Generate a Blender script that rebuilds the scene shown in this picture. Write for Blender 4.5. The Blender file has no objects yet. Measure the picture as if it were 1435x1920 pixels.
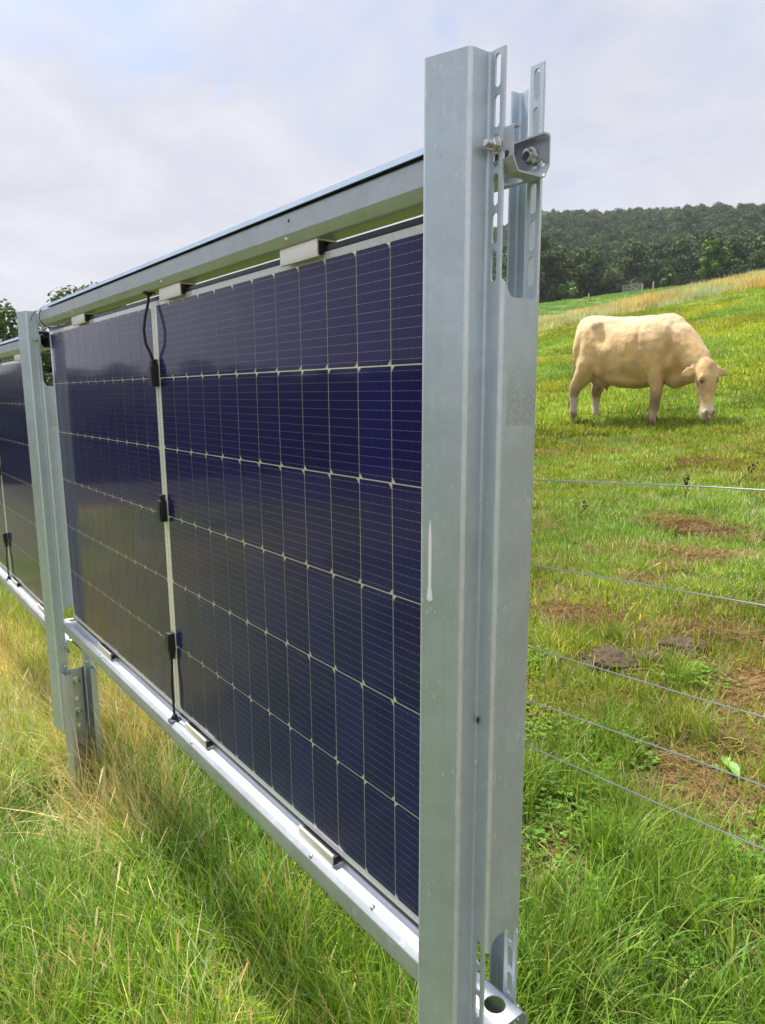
import bpy, bmesh, math, random
import numpy as np
from mathutils import Vector, Matrix
random.seed(7); rng = np.random.default_rng(11)
R = math.radians
S = bpy.context.scene
COL = S.collection

# ------------------------------------------------------------------ camera
CAM = Vector((0.81328, -0.70469, 0.88491))
YAW, PITCH, ROLL, FPX = R(52.83123), R(9.58975), R(0.60134), 1352.8345
fw = Vector((-math.sin(YAW)*math.cos(PITCH), math.cos(YAW)*math.cos(PITCH), -math.sin(PITCH)))
rt = Vector((math.cos(YAW), math.sin(YAW), 0)); dn = fw.cross(rt)
r2 = math.cos(ROLL)*rt + math.sin(ROLL)*dn; d2 = -math.sin(ROLL)*rt + math.cos(ROLL)*dn
cd = bpy.data.cameras.new('camera'); cam = bpy.data.objects.new('camera', cd); COL.objects.link(cam)
M3 = Matrix((r2, -d2, -fw)).transposed()
cam.matrix_world = Matrix.Translation(CAM) @ M3.to_4x4()
cd.sensor_fit = 'VERTICAL'; cd.sensor_height = 24.0; cd.lens = FPX/1920*24.0
cd.clip_start = 0.05; cd.clip_end = 4000
S.camera = cam
# plan directions: azimuth 0 = straight ahead of the viewer, positive to the right
FW2 = np.array([-math.sin(YAW), math.cos(YAW)]); RT2 = np.array([math.cos(YAW), math.sin(YAW)])
def polar(az, r):
    az = np.radians(az)
    return (CAM.x + r*(np.cos(az)*FW2[0]+np.sin(az)*RT2[0]), CAM.y + r*(np.cos(az)*FW2[1]+np.sin(az)*RT2[1]))

# ------------------------------------------------------------------ light
SUN_EL = R(60)
sp = np.array([-1.0, -0.10]); sp = sp/np.linalg.norm(sp)
SUN = Vector((sp[0]*math.cos(SUN_EL), sp[1]*math.cos(SUN_EL), math.sin(SUN_EL)))
sl = bpy.data.lights.new('sun', 'SUN'); sl.energy = 5.0; sl.angle = R(5); sl.color = (1.0, 0.95, 0.86)
so = bpy.data.objects.new('sun', sl); COL.objects.link(so); so.location = (0, 0, 30)
so.rotation_euler = SUN.to_track_quat('Z', 'Y').to_euler()
S.view_settings.view_transform = 'Standard'; S.view_settings.look = 'None'
S.view_settings.exposure = 0.6; S.view_settings.gamma = 1.0
S.cycles.max_bounces = 8; S.cycles.transparent_max_bounces = 12; S.cycles.sample_clamp_indirect = 6
S.cycles.use_denoising = True

class NT:
    """small helper for node trees"""
    def __init__(s, tree): s.t = tree; s.n = tree.nodes; s.l = tree.links
    def new(s, typ, **kw):
        nd = s.n.new(typ)
        for k, v in kw.items():
            if k.startswith('_'): setattr(nd, k[1:], v)
        return nd
    def put(s, sock, v):
        if hasattr(v, 'is_linked') or isinstance(v, bpy.types.NodeSocket): s.l.new(v, sock)
        else: sock.default_value = v
    def math(s, op, a, b=0.0, clamp=False):
        nd = s.n.new('ShaderNodeMath'); nd.operation = op; nd.use_clamp = clamp
        s.put(nd.inputs[0], a); s.put(nd.inputs[1], b); return nd.outputs[0]
    def noise(s, vec, scale, detail=3.0, rough=0.55, dist=0.0):
        nd = s.n.new('ShaderNodeTexNoise'); nd.inputs['Scale'].default_value = scale
        nd.inputs['Detail'].default_value = detail; nd.inputs['Roughness'].default_value = rough
        nd.inputs['Distortion'].default_value = dist
        if vec is not None: s.l.new(vec, nd.inputs['Vector'])
        return nd.outputs['Fac']
    def ramp(s, fac, stops, interp='LINEAR'):
        nd = s.n.new('ShaderNodeValToRGB'); cr = nd.color_ramp; cr.interpolation = interp
        while len(cr.elements) < len(stops): cr.elements.new(0.5)
        for e, (p, c) in zip(cr.elements, stops):
            e.position = p; e.color = (*c, 1) if len(c) == 3 else c
        s.l.new(fac, nd.inputs[0]); return nd.outputs[0]
    def mix(s, fac, a, b, mode='MIX'):
        nd = s.n.new('ShaderNodeMix'); nd.data_type = 'RGBA'; nd.blend_type = mode
        s.put(nd.inputs[0], fac)
        for i, v in ((6, a), (7, b)):
            if isinstance(v, tuple): v = (*v, 1) if len(v) == 3 else v
            s.put(nd.inputs[i], v)
        return nd.outputs[2]
    def mapping(s, vec, scale):
        nd = s.n.new('ShaderNodeVectorMath'); nd.operation = 'MULTIPLY'
        s.l.new(vec, nd.inputs[0]); nd.inputs[1].default_value = scale; return nd.outputs[0]

W = bpy.data.worlds.new('World'); S.world = W; W.use_nodes = True
k = NT(W.node_tree); k.n.clear()
out = k.new('ShaderNodeOutputWorld')
sky = k.new('ShaderNodeTexSky'); sky.sky_type = 'NISHITA'; sky.sun_disc = False
sky.sun_elevation = SUN_EL; sky.sun_rotation = math.atan2(SUN.x, SUN.y)
b1 = k.new('ShaderNodeBackground'); b1.inputs[1].default_value = 0.12; k.l.new(sky.outputs[0], b1.inputs[0])
tc = k.new('ShaderNodeTexCoord'); g = tc.outputs['Generated']
sep = k.new('ShaderNodeSeparateXYZ'); k.l.new(g, sep.inputs[0])
den = k.math('ADD', k.math('MAXIMUM', sep.outputs[2], 0.0), 0.22)
cmb = k.new('ShaderNodeCombineXYZ')
k.l.new(k.math('DIVIDE', sep.outputs[0], den), cmb.inputs[0]); k.l.new(k.math('DIVIDE', sep.outputs[1], den), cmb.inputs[1])
pl = cmb.outputs[0]
n1 = k.noise(pl, 0.9, 6, 0.55, 0.6); n2 = k.noise(pl, 2.6, 6, 0.6, 0.4)
def sky_dir(px, py):      # direction in the world of a place in the sky
    d = (r2*((px-717.5)/FPX)+d2*((py-960)/FPX)+fw); return d.normalized()
gap = None                # thin places where blue shows through the cloud
for (gx, gy, gw, ga) in ((245, -50, .12, .9), (20, 0, .07, .55), (830, 40, .045, .5), (417, 168, .02, .35), (1380, 40, .10, .3), (700, -500, .4, .5)):
    dd = k.new('ShaderNodeVectorMath', _operation='DISTANCE'); k.l.new(g, dd.inputs[0]); dd.inputs[1].default_value = sky_dir(gx, gy)
    h_ = k.math('MULTIPLY', k.math('SUBTRACT', 1.0, k.math('DIVIDE', k.math('ADD', dd.outputs['Value'], k.math('MULTIPLY', k.math('SUBTRACT', n2, 0.5), gw*2.2)), gw), True), ga)
    gap = h_ if gap is None else k.math('MAXIMUM', gap, h_)
thin = k.ramp(n1, [(0.30, (0.10,)*3), (0.5, (0.0,)*3)])
cov = k.math('SUBTRACT', k.math('SUBTRACT', 0.97, thin), gap, True)
dt = k.new('ShaderNodeVectorMath', _operation='DOT_PRODUCT'); k.l.new(g, dt.inputs[0]); dt.inputs[1].default_value = SUN
glow = k.math('POWER', k.math('MAXIMUM', dt.outputs['Value'], 0.0), 14.0)
ccol = k.ramp(n2, [(0.3, (0.425, 0.428, 0.492)), (0.55, (0.490, 0.495, 0.548)), (0.75, (0.560, 0.565, 0.600))])
up = k.ramp(sep.outputs[2], [(0.45, (0,)*3), (0.85, (1,)*3)])
bright = k.math('ADD', k.math('ADD', 1.0, k.math('MULTIPLY', up, 0.7)), k.math('MULTIPLY', glow, 2.5))
b2 = k.new('ShaderNodeBackground'); k.l.new(ccol, b2.inputs[0]); k.l.new(bright, b2.inputs[1])
mx = k.new('ShaderNodeMixShader'); k.l.new(cov, mx.inputs[0]); k.l.new(b1.outputs[0], mx.inputs[1]); k.l.new(b2.outputs[0], mx.inputs[2])
k.l.new(mx.outputs[0], out.inputs[0])

# ------------------------------------------------------------------ object helpers
def mesh_from(name, v, f, mats=(), smooth=None, fmat=None):
    me = bpy.data.meshes.new(name)
    v = np.asarray(v, dtype=np.float32)
    if isinstance(f, np.ndarray) and f.ndim == 2:
        nf, nk = f.shape
        me.vertices.add(len(v)); me.vertices.foreach_set('co', v.ravel())
        me.loops.add(nf*nk); me.loops.foreach_set('vertex_index', f.astype(np.int32).ravel())
        me.polygons.add(nf); me.polygons.foreach_set('loop_start', np.arange(0, nf*nk, nk, dtype=np.int32))
        me.update(calc_edges=True); me.validate()
    else:
        me.from_pydata([tuple(map(float, p)) for p in v], [], f); me.update()
    for m in (mats if isinstance(mats, (list, tuple)) else [mats]): me.materials.append(m)
    if fmat is not None: me.polygons.foreach_set('material_index', np.asarray(fmat, dtype=np.int32))
    if smooth is not None:
        me.polygons.foreach_set('use_smooth', [True]*len(me.polygons))
        if smooth < 179: me.set_sharp_from_angle(angle=R(smooth))
    return me
def link(name, me, parent=None, loc=None):
    o = bpy.data.objects.new(name, me); COL.objects.link(o)
    if parent is not None: o.parent = parent
    if loc is not None: o.location = loc
    return o
def tag(o, label=None, cat=None, group=None, kind=None):
    if label: o['label'] = label
    if cat: o['category'] = cat
    if group: o['group'] = group
    if kind: o['kind'] = kind
    return o
def thing(name, label, cat, loc=(0, 0, 0), group=None, rot=(0, 0, 0)):
    o = bpy.data.objects.new(name, None); COL.objects.link(o); o.location = loc; o.rotation_euler = rot
    o.empty_display_size = 0.1
    return tag(o, label, cat, group)
def copy_tree(o, parent=None):
    c = o.copy(); COL.objects.link(c)
    if parent is not None: c.parent = parent
    for ch in list(o.children): copy_tree(ch, c)
    return c
def set_col(me, cols, name='col'):
    a = me.attributes.new(name, 'FLOAT_COLOR', 'POINT')
    c = np.ones((len(me.vertices), 4), dtype=np.float32); c[:, :3] = cols
    a.data.foreach_set('color', c.ravel())

class MB:
    """collects shapes into one mesh"""
    def __init__(s): s.v = []; s.f = []; s.m = []
    def add(s, v, f, m=0):
        o = len(s.v); s.v += [tuple(p) for p in v]; s.f += [tuple(i+o for i in q) for q in f]; s.m += [m]*len(f); return s
    def box(s, x0, x1, y0, y1, z0, z1, m=0, c=0.0):
        """box with chamfered vertical-plan edges of size c on all edges along each axis (c=0: plain)"""
        bm = bmesh.new(); bmesh.ops.create_cube(bm, size=1)
        for v in bm.verts: v.co = Vector(((x0+x1)/2+v.co.x*(x1-x0), (y0+y1)/2+v.co.y*(y1-y0), (z0+z1)/2+v.co.z*(z1-z0)))
        if c: bmesh.ops.bevel(bm, geom=bm.edges[:], offset=c, segments=2, affect='EDGES', profile=0.6)
        bm.verts.index_update()
        s.add([v.co for v in bm.verts], [[v.index for v in f.verts] for f in bm.faces], m); bm.free(); return s
    def cyl(s, p0, p1, r0, r1=None, n=16, m=0, caps=True):
        p0, p1 = Vector(p0), Vector(p1); r1 = r0 if r1 is None else r1
        d = (p1-p0).normalized(); a = d.orthogonal().normalized(); b = d.cross(a)
        v = []
        for p, r in ((p0, r0), (p1, r1)):
            for i in range(n):
                t = 2*math.pi*i/n; v.append(p + r*(math.cos(t)*a+math.sin(t)*b))
        f = [(i, (i+1) % n, n+(i+1) % n, n+i) for i in range(n)]
        if caps: f += [tuple(reversed(range(n))), tuple(range(n, 2*n))]
        return s.add(v, f, m)
    def tube(s, pts, rad, n=8, m=0):
        pts = [Vector(p) for p in pts]; rads = rad if isinstance(rad, (list, tuple)) else [rad]*len(pts)
        v = []; a = None
        for i, p in enumerate(pts):
            d = (pts[min(i+1, len(pts)-1)]-pts[max(i-1, 0)]).normalized()
            a = d.orthogonal().normalized() if a is None else (a-d*a.dot(d)).normalized()
            b = d.cross(a)
            for j in range(n):
                t = 2*math.pi*j/n; v.append(p+rads[i]*(math.cos(t)*a+math.sin(t)*b))
        f = []
        for i in range(len(pts)-1):
            for j in range(n): f.append((i*n+j, i*n+(j+1) % n, (i+1)*n+(j+1) % n, (i+1)*n+j))
        f += [tuple(reversed(range(n))), tuple(range((len(pts)-1)*n, len(pts)*n))]
        return s.add(v, f, m)
    def limb(s, pts, rads, n=14, m=0):
        pts = [Vector(p) for p in pts]; d0 = (pts[0]-pts[1]).normalized(); d1 = (pts[-1]-pts[-2]).normalized(); r0, r1 = rads[0], rads[-1]
        P = [pts[0]+d0*r0*math.sin(t) for t in (1.45, 1.1, .7, .35)]+pts+[pts[-1]+d1*r1*math.sin(t) for t in (.35, .7, 1.1, 1.45)]
        Q = [r0*math.cos(t) for t in (1.45, 1.1, .7, .35)]+list(rads)+[r1*math.cos(t) for t in (.35, .7, 1.1, 1.45)]
        return s.tube(P, Q, n, m)
    def lathe(s, p, axis, prof, n=16, m=0):
        """prof: list of (radius, distance along axis)"""
        p = Vector(p); d = Vector(axis).normalized(); a = d.orthogonal().normalized(); b = d.cross(a)
        v = []
        for r, h in prof:
            for i in range(n):
                t = 2*math.pi*i/n; v.append(p+d*h+r*(math.cos(t)*a+math.sin(t)*b))
        f = []
        for q in range(len(prof)-1):
            for i in range(n): f.append((q*n+i, q*n+(i+1) % n, (q+1)*n+(i+1) % n, (q+1)*n+i))
        f += [tuple(reversed(range(n))), tuple(range((len(prof)-1)*n, len(prof)*n))]
        return s.add(v, f, m)
    def build(s, name, mats, parent=None, smooth=35, loc=None):
        me = mesh_from(name, s.v, s.f, mats, smooth, s.m); return link(name, me, parent, loc)

def rounded(pts, r, seg=4):
    """round the corners of an open polyline"""
    pts = [Vector((*p, 0)) for p in pts]; o = [pts[0]]
    for i in range(1, len(pts)-1):
        a = (pts[i-1]-pts[i]); b = (pts[i+1]-pts[i]); la, lb = a.length, b.length
        a.normalize(); b.normalize()
        ang = a.angle(b); t = min(r/math.tan(ang/2), la*0.45, lb*0.45); rr = t*math.tan(ang/2)
        c = pts[i]+(a+b).normalized()*(rr/math.sin(ang/2))
        s0 = pts[i]+a*t-c; s1 = pts[i]+b*t-c; tot = s0.angle(s1)
        ax = s0.cross(s1).normalized()
        for q in range(seg+1):
            o.append(c + Matrix.Rotation(tot*q/seg, 3, ax) @ s0)
    o.append(pts[-1]); return [(p.x, p.y) for p in o]
def sheet(profile, t, r, a0, a1, axis):
    """folded sheet metal: an open polyline thickened by t and drawn along an axis"""
    P = rounded(profile, r); n = len(P); L = []; Rr = []
    for i in range(n):
        p = Vector(P[i]); d0 = (p-Vector(P[i-1])).normalized() if i else None
        d1 = (Vector(P[i+1])-p).normalized() if i < n-1 else None
        d = ((d0 or d1)+(d1 or d0)).normalized(); nn = Vector((-d.y, d.x))
        sc = 1/max(0.5, nn.dot(Vector((-(d0 or d1).y, (d0 or d1).x))))
        L.append(p+nn*t/2*sc); Rr.append(p-nn*t/2*sc)
    ring = L+Rr[::-1]; m = len(ring)
    f3 = (lambda a, p: (p.x, p.y, a)) if axis == 'Z' else (lambda a, p: (a, p.x, p.y))
    bm = bmesh.new()
    va = [bm.verts.new(f3(a0, p)) for p in ring]; vb = [bm.verts.new(f3(a1, p)) for p in ring]
    for i in range(m): bm.faces.new((va[i], va[(i+1) % m], vb[(i+1) % m], vb[i]))
    for i in range(n-1):
        bm.faces.new((va[i], va[m-1-i], va[m-2-i], va[i+1])); bm.faces.new((vb[i], vb[i+1], vb[m-2-i], vb[m-1-i]))
    bmesh.ops.recalc_face_normals(bm, faces=bm.faces[:])
    if bm.calc_volume(signed=True) < 0: bmesh.ops.reverse_faces(bm, faces=bm.faces[:])
    me = bpy.data.meshes.new('sheet'); bm.to_mesh(me); bm.free(); return me
def prism_cutter(bm, pts, d):
    """pts: 3-D polygon, d: extrusion vector"""
    a = [bm.verts.new(p) for p in pts]; b = [bm.verts.new(Vector(p)+Vector(d)) for p in pts]; n = len(pts)
    for i in range(n): bm.faces.new((a[i], a[(i+1) % n], b[(i+1) % n], b[i]))
    bm.faces.new(a[::-1]); bm.faces.new(b)
def capsule2(cx, cy, hl, r, vertical, n=6):
    o = []
    for i in range(n+1):
        t = math.pi*i/n; o.append((math.cos(t)*r, hl+math.sin(t)*r))
    for i in range(n+1):
        t = math.pi+math.pi*i/n; o.append((math.cos(t)*r, -hl+math.sin(t)*r))
    return [(cx+x, cy+y) if vertical else (cx+y, cy+x) for x, y in o]
def cut(me, cutters, mat, smooth=30):
    o = bpy.data.objects.new('body', me); COL.objects.link(o); tmp = []
    for pts, d in cutters:
        bm = bmesh.new(); prism_cutter(bm, pts, d)
        bmesh.ops.triangulate(bm, faces=[f for f in bm.faces if len(f.verts) > 4])
        bmesh.ops.recalc_face_normals(bm, faces=bm.faces[:])
        if bm.calc_volume(signed=True) < 0: bmesh.ops.reverse_faces(bm, faces=bm.faces[:])
        cm = bpy.data.meshes.new('cutter'); bm.to_mesh(cm); bm.free()
        co = bpy.data.objects.new('cutter', cm); COL.objects.link(co); tmp.append(co)
        md = o.modifiers.new('b', 'BOOLEAN'); md.object = co; md.operation = 'DIFFERENCE'; md.solver = 'EXACT'
    dg = bpy.context.evaluated_depsgraph_get()
    res = bpy.data.meshes.new_from_object(o.evaluated_get(dg))
    for q in tmp + [o]: bpy.data.objects.remove(q)
    res.materials.clear(); res.materials.append(mat)
    res.polygons.foreach_set('material_index', [0]*len(res.polygons))
    res.polygons.foreach_set('use_smooth', [True]*len(res.polygons)); res.set_sharp_from_angle(angle=R(smooth))
    return res

# ------------------------------------------------------------------ materials
def mat(name):
    m = bpy.data.materials.new(name); m.use_nodes = True
    q = NT(m.node_tree); p = q.n['Principled BSDF']; return m, q, p
def plain(name, col, rough=0.5, metal=0.0, var=0.12, scale=30, coat=0.0, bump=0.0):
    m, q, p = mat(name); tc = q.new('ShaderNodeTexCoord')
    n = q.noise(tc.outputs['Object'], scale, 4)
    c = q.mix(n, tuple(x*(1-var) for x in col), tuple(min(1, x*(1+var)) for x in col))
    q.l.new(c, p.inputs['Base Color']); p.inputs['Metallic'].default_value = metal
    q.l.new(q.math('ADD', rough-0.08, q.math('MULTIPLY', n, 0.16)), p.inputs['Roughness'])
    p.inputs['Coat Weight'].default_value = coat
    if bump:
        b = q.new('ShaderNodeBump'); b.inputs['Strength'].default_value = bump; b.inputs['Distance'].default_value = 0.002
        q.l.new(n, b.inputs['Height']); q.l.new(b.outputs[0], p.inputs['Normal'])
    return m
def galv(name, base=(0.60, 0.65, 0.68), rough=0.40, spots=1.0, streak_axis=2, scuff_and_glint=False, metal=0.55, spec=0.5):
    """galvanised steel: mottled zinc, drawn streaks, white oxide spots"""
    m, q, p = mat(name); tc = q.new('ShaderNodeTexCoord'); ob = tc.outputs['Object']
    big = q.noise(ob, 9, 4, 0.6, 0.4)
    sc = [900, 900, 900]; sc[streak_axis] = 8
    streak = q.noise(q.mapping(ob, tuple(x/6 for x in sc)), 1.0, 3)
    fine = q.noise(ob, 420, 3)
    c = q.mix(big, tuple(x*0.74 for x in base), tuple(min(1, x*1.18) for x in base))
    vs_ = q.new('ShaderNodeTexVoronoi'); vs_.inputs['Scale'].default_value = 75; q.l.new(ob, vs_.inputs['Vector'])
    ss_ = q.new('ShaderNodeSeparateColor'); q.l.new(vs_.outputs['Color'], ss_.inputs[0])
    c = q.mix(q.math('MULTIPLY', ss_.outputs[0], 0.22), c, tuple(x*0.72 for x in base))
    c = q.mix(q.math('MULTIPLY', q.math('SUBTRACT', q.noise(q.mapping(ob, (7, 7, 2.2)), 1.0, 5, 0.65, 1.0), 0.5, True), 2.2, True), c, tuple(x*0.74 for x in base))
    c = q.mix(q.math('MULTIPLY', q.math('SUBTRACT', streak, 0.5), 0.8, True), c, tuple(x*0.72 for x in base))
    c = q.mix(q.math('MULTIPLY', q.math('SUBTRACT', fine, 0.5), 0.9, True), c, tuple(min(1, x*1.2) for x in base))
    vo = q.new('ShaderNodeTexVoronoi'); vo.feature = 'F1'; vo.inputs['Scale'].default_value = 150
    wv = q.new('ShaderNodeVectorMath', _operation='ADD'); q.l.new(q.mapping(ob, (1, 1, .55)), wv.inputs[0]); nz3 = q.new('ShaderNodeTexNoise'); nz3.inputs['Scale'].default_value = 160; q.l.new(ob, nz3.inputs['Vector']); q.l.new(q.mapping(nz3.outputs['Color'], (.008, .008, .008)), wv.inputs[1])
    q.l.new(wv.outputs[0], vo.inputs['Vector'])
    patch = q.noise(ob, 14, 2)
    sepc = q.new('ShaderNodeSeparateColor'); q.l.new(vo.outputs['Color'], sepc.inputs[0])
    rad = q.math('MULTIPLY', q.math('MULTIPLY', sepc.outputs[0], sepc.outputs[0]), q.math('MULTIPLY', q.math('SUBTRACT', patch, 0.40, True), 1.5))
    spot = q.math('MULTIPLY', q.math('LESS_THAN', vo.outputs['Distance'], rad), q.math('MULTIPLY', fine, 0.9*spots))
    c = q.mix(spot, c, (0.80, 0.84, 0.86))
    vo2 = q.new('ShaderNodeTexVoronoi'); vo2.inputs['Scale'].default_value = 55; q.l.new(ob, vo2.inputs['Vector'])
    c = q.mix(q.math('MULTIPLY', q.math('LESS_THAN', vo2.outputs['Distance'], 0.045), 0.6), c, (0.13, 0.13, 0.12))
    if scuff_and_glint:      # bright highlights along the folds, painted into the zinc colour
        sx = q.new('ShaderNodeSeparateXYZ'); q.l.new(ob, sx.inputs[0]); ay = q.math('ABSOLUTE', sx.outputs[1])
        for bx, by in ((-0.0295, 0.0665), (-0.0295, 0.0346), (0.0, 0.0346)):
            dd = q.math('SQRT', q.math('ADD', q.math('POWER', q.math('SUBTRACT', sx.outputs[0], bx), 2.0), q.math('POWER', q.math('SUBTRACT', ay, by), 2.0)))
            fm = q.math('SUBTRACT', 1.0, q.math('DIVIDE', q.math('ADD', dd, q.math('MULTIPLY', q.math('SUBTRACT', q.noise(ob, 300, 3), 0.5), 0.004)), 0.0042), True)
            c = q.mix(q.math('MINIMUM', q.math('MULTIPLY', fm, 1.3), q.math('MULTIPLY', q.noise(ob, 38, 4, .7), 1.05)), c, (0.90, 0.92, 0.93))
    rg = q.math('ADD', rough-0.06, q.math('MULTIPLY', big, 0.14))
    if scuff_and_glint:
        sp_ = q.new('ShaderNodeSeparateXYZ'); q.l.new(ob, sp_.inputs[0])
        zz = sp_.outputs[2]
        band = q.math('MULTIPLY', q.math('GREATER_THAN', zz, SC0), q.math('LESS_THAN', zz, SC1))
        face = q.math('GREATER_THAN', sp_.outputs[0], -0.004)
        side = q.math('MULTIPLY', q.math('GREATER_THAN', sp_.outputs[1], -0.0235), q.math('LESS_THAN', sp_.outputs[1], 0.031))
        hat = q.math('MULTIPLY', q.noise(q.mapping(ob, (1, 900, 160)), 1, 3), 0.5)
        hat = q.math('ADD', hat, q.math('MULTIPLY', q.noise(q.mapping(ob, (1, 160, 900)), 1, 3), 0.5))
        fade = q.math('SUBTRACT', 1.0, q.math('POWER', q.math('DIVIDE', q.math('SUBTRACT', zz, SC0), SC1-SC0), 2.0), True)
        k_ = q.math('MULTIPLY', q.math('MULTIPLY', q.math('MULTIPLY', band, face), side), fade)
        k_ = q.math('MULTIPLY', k_, q.ramp(q.noise(ob, 45, 3), [(0.30, (0.55,)*3), (0.5, (1,)*3)]))
        c = q.mix(q.math('MULTIPLY', k_, 0.95), c, q.ramp(hat, [(0.42, (0.29, 0.315, 0.34)), (0.60, (0.58, 0.63, 0.67))]))
    scr = q.noise(q.mapping(ob, (260, 260, 9) if streak_axis == 2 else (9, 260, 260)), 1.0, 2, 0.5, 1.5)
    c = q.mix(q.math('MULTIPLY', q.math('SUBTRACT', scr, 0.66, True), 4.0, True), c, (0.88, 0.90, 0.91))
    q.l.new(c, p.inputs['Base Color']); p.inputs['Metallic'].default_value = metal; p.inputs['Specular IOR Level'].default_value = spec
    q.l.new(rg, p.inputs['Roughness'])
    b = q.new('ShaderNodeBump'); b.inputs['Strength'].default_value = 0.12; b.inputs['Distance'].default_value = 0.0012
    q.l.new(q.math('ADD', q.math('MULTIPLY', fine, 0.5), q.math('MULTIPLY', streak, 0.5)), b.inputs['Height']); q.l.new(b.outputs[0], p.inputs['Normal'])
    return m
BASE = -0.79                       # ground height at the near post
SC0, SC1 = 0.838-BASE, 0.925-BASE  # scuffed patch on the web of the posts
GALV = galv('galvanised_post', base=(0.54, 0.615, 0.675), rough=0.40, scuff_and_glint=True)
GALVR = galv('galvanised_rail', base=(0.50, 0.535, 0.575), rough=0.50, metal=0.7, spots=0.25, streak_axis=0)
GALVC = galv('galvanised_cover', base=(0.18, 0.24, 0.33), rough=0.7, metal=0.0, spec=0.05, spots=0.2, streak_axis=0)
GALVF = galv('galvanised_dull', base=(0.52, 0.55, 0.57), rough=0.45, spots=0.6)
ALU = plain('aluminium_clamp', (0.80, 0.76, 0.71), 0.42, 0.55, 0.08, 160)
STEEL = plain('stainless_bolt', (0.62, 0.61, 0.58), 0.24, 1.0, 0.15, 200)
RUBBER = plain('black_rubber', (0.012, 0.012, 0.013), 0.6)
PLAST = plain('black_plastic', (0.016, 0.018, 0.018), 0.42)
PAINT = plain('white_paint', (0.95, 0.95, 0.94), 0.45, var=.04)
SEAL = plain('dark_edge_seal', (0.018, 0.018, 0.022), 0.35)
WIRE = plain('fence_wire', (0.40, 0.43, 0.43), 0.65, 0.0, var=.3)

# ------------------------------------------------------------------ terrain
A_, B_, C_ = 0.159390, 0.00154708, 0.0000270
T_AZ = [-180, -120, -75, -45, -25, -12, 0, 12, 18, 23, 30, 45, 70, 110, 180]
T_BASE = [-0.03, -0.03, -0.03, -0.02, 0.0, 0.03, 0.08, 0.1045, 0.1135, 0.119, 0.122, 0.11, 0.07, 0.0, -0.03]
T_RIDGE = [0.015, 0.0, 0.0, 0.005, 0.01, 0.05, 0.13, 0.186, 0.180, 0.177, 0.164, 0.14, 0.09, 0.03, 0.015]
def smooth01(t): t = np.clip(t, 0, 1); return t*t*(3-2*t)
def ground_z(X, Y):
    X = np.asarray(X, float); Y = np.asarray(Y, float)
    dx, dy = X-CAM.x, Y-CAM.y; r = np.hypot(dx, dy)+1e-9
    az = np.degrees(np.arctan2(dx*RT2[0]+dy*RT2[1], dx*FW2[0]+dy*FW2[1]))
    s = np.minimum(1, 38/r); x, y = CAM.x+dx*s, CAM.y+dy*s
    yp = np.maximum(y, 0)
    z = -0.77+0.035*np.clip(x, -60, 6) + A_*yp+B_*yp*yp+C_*x*yp + 0.08*np.maximum(np.minimum(y, 0), -6)
    z += 0.012*np.sin(x*2.3+1.1)*np.sin(y*2.9+.4)*smooth01((np.abs(y)-0.2)/1.0) + 0.03*np.sin(x*.7+2)*np.sin(y*.83+1)*smooth01((y-2)/3)
    z += 0.17*np.exp(-((x+5.9)**2/0.9+(y-7.6)**2/1.2))       # low rise in the pasture
    drop = 2.6*(1-np.exp(-np.maximum(r-38, 0)/7)); z = z-drop
    base = CAM.z + 130*np.interp(az, T_AZ, T_BASE)
    ridge = CAM.z + 470*np.interp(az, T_AZ, T_RIDGE)
    z = z + (base-z)*smooth01((r-52)/78.0)
    z = z + (ridge-base)*smooth01((r-125)/345.0)**0.85*(r > 125)
    return z
def gz(x, y): return float(ground_z(x, y))
radii = np.concatenate([[0.02], np.linspace(0.35, 12, 60), np.linspace(12.4, 60, 90), np.linspace(62, 160, 40), np.linspace(170, 500, 34), [540, 580, 620]])
azs = np.concatenate([np.linspace(-40, 40, 161), np.linspace(42, 318, 93)])
AZ, RR = np.meshgrid(azs, radii); px_, py_ = polar(AZ, RR)
V = np.stack([px_, py_, ground_z(px_, py_)], -1).reshape(-1, 3); na, nr = len(azs), len(radii)
ii, jj = np.meshgrid(np.arange(nr-1), np.arange(na), indexing='ij'); j2 = (jj+1) % na
F = np.stack([ii*na+jj, (ii+1)*na+jj, (ii+1)*na+j2, ii*na+j2], -1).reshape(-1, 4)
m, q, p = mat('pasture_soil'); tc = q.new('ShaderNodeTexCoord'); ob = tc.outputs['Object']
n_big = q.noise(ob, 0.35, 4); n_mid = q.noise(ob, 3.2, 5, 0.6); n_fine = q.noise(ob, 60, 4, 0.7)
near = q.mix(n_mid, (0.040, 0.055, 0.014), (0.095, 0.10, 0.035))
near = q.mix(q.math('MULTIPLY', n_fine, 0.55), near, (0.20, 0.15, 0.075))
geo = q.new('ShaderNodeVectorMath', _operation='DISTANCE'); q.l.new(ob, geo.inputs[0]); geo.inputs[1].default_value = (CAM.x, CAM.y, 0)
dist = geo.outputs['Value']
far = q.mix(n_big, (0.10, 0.15, 0.025), (0.15, 0.19, 0.04))
sy0 = q.new('ShaderNodeSeparateXYZ'); q.l.new(ob, sy0.inputs[0])
far = q.mix(q.ramp(q.math('DIVIDE', q.math('ADD', sy0.outputs[1], 4.0), 4.0), [(0.2, (1,)*3), (0.9, (0,)*3)]), far, q.mix(n_mid, (0.026, 0.032, 0.012), (0.055, 0.05, 0.024)))
c = q.mix(q.ramp(q.math('DIVIDE', dist, 60), [(0.1, (0,)*3), (0.35, (1,)*3)]), near, far)
dry = q.math('MULTIPLY', q.ramp(q.math('DIVIDE', q.math('ADD', dist, q.math('MULTIPLY', n_mid, 5)), 60), [(0.53, (0,)*3), (0.62, (1,)*3)]), 1.0)
sy_ = q.new('ShaderNodeSeparateXYZ'); q.l.new(ob, sy_.inputs[0])
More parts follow.
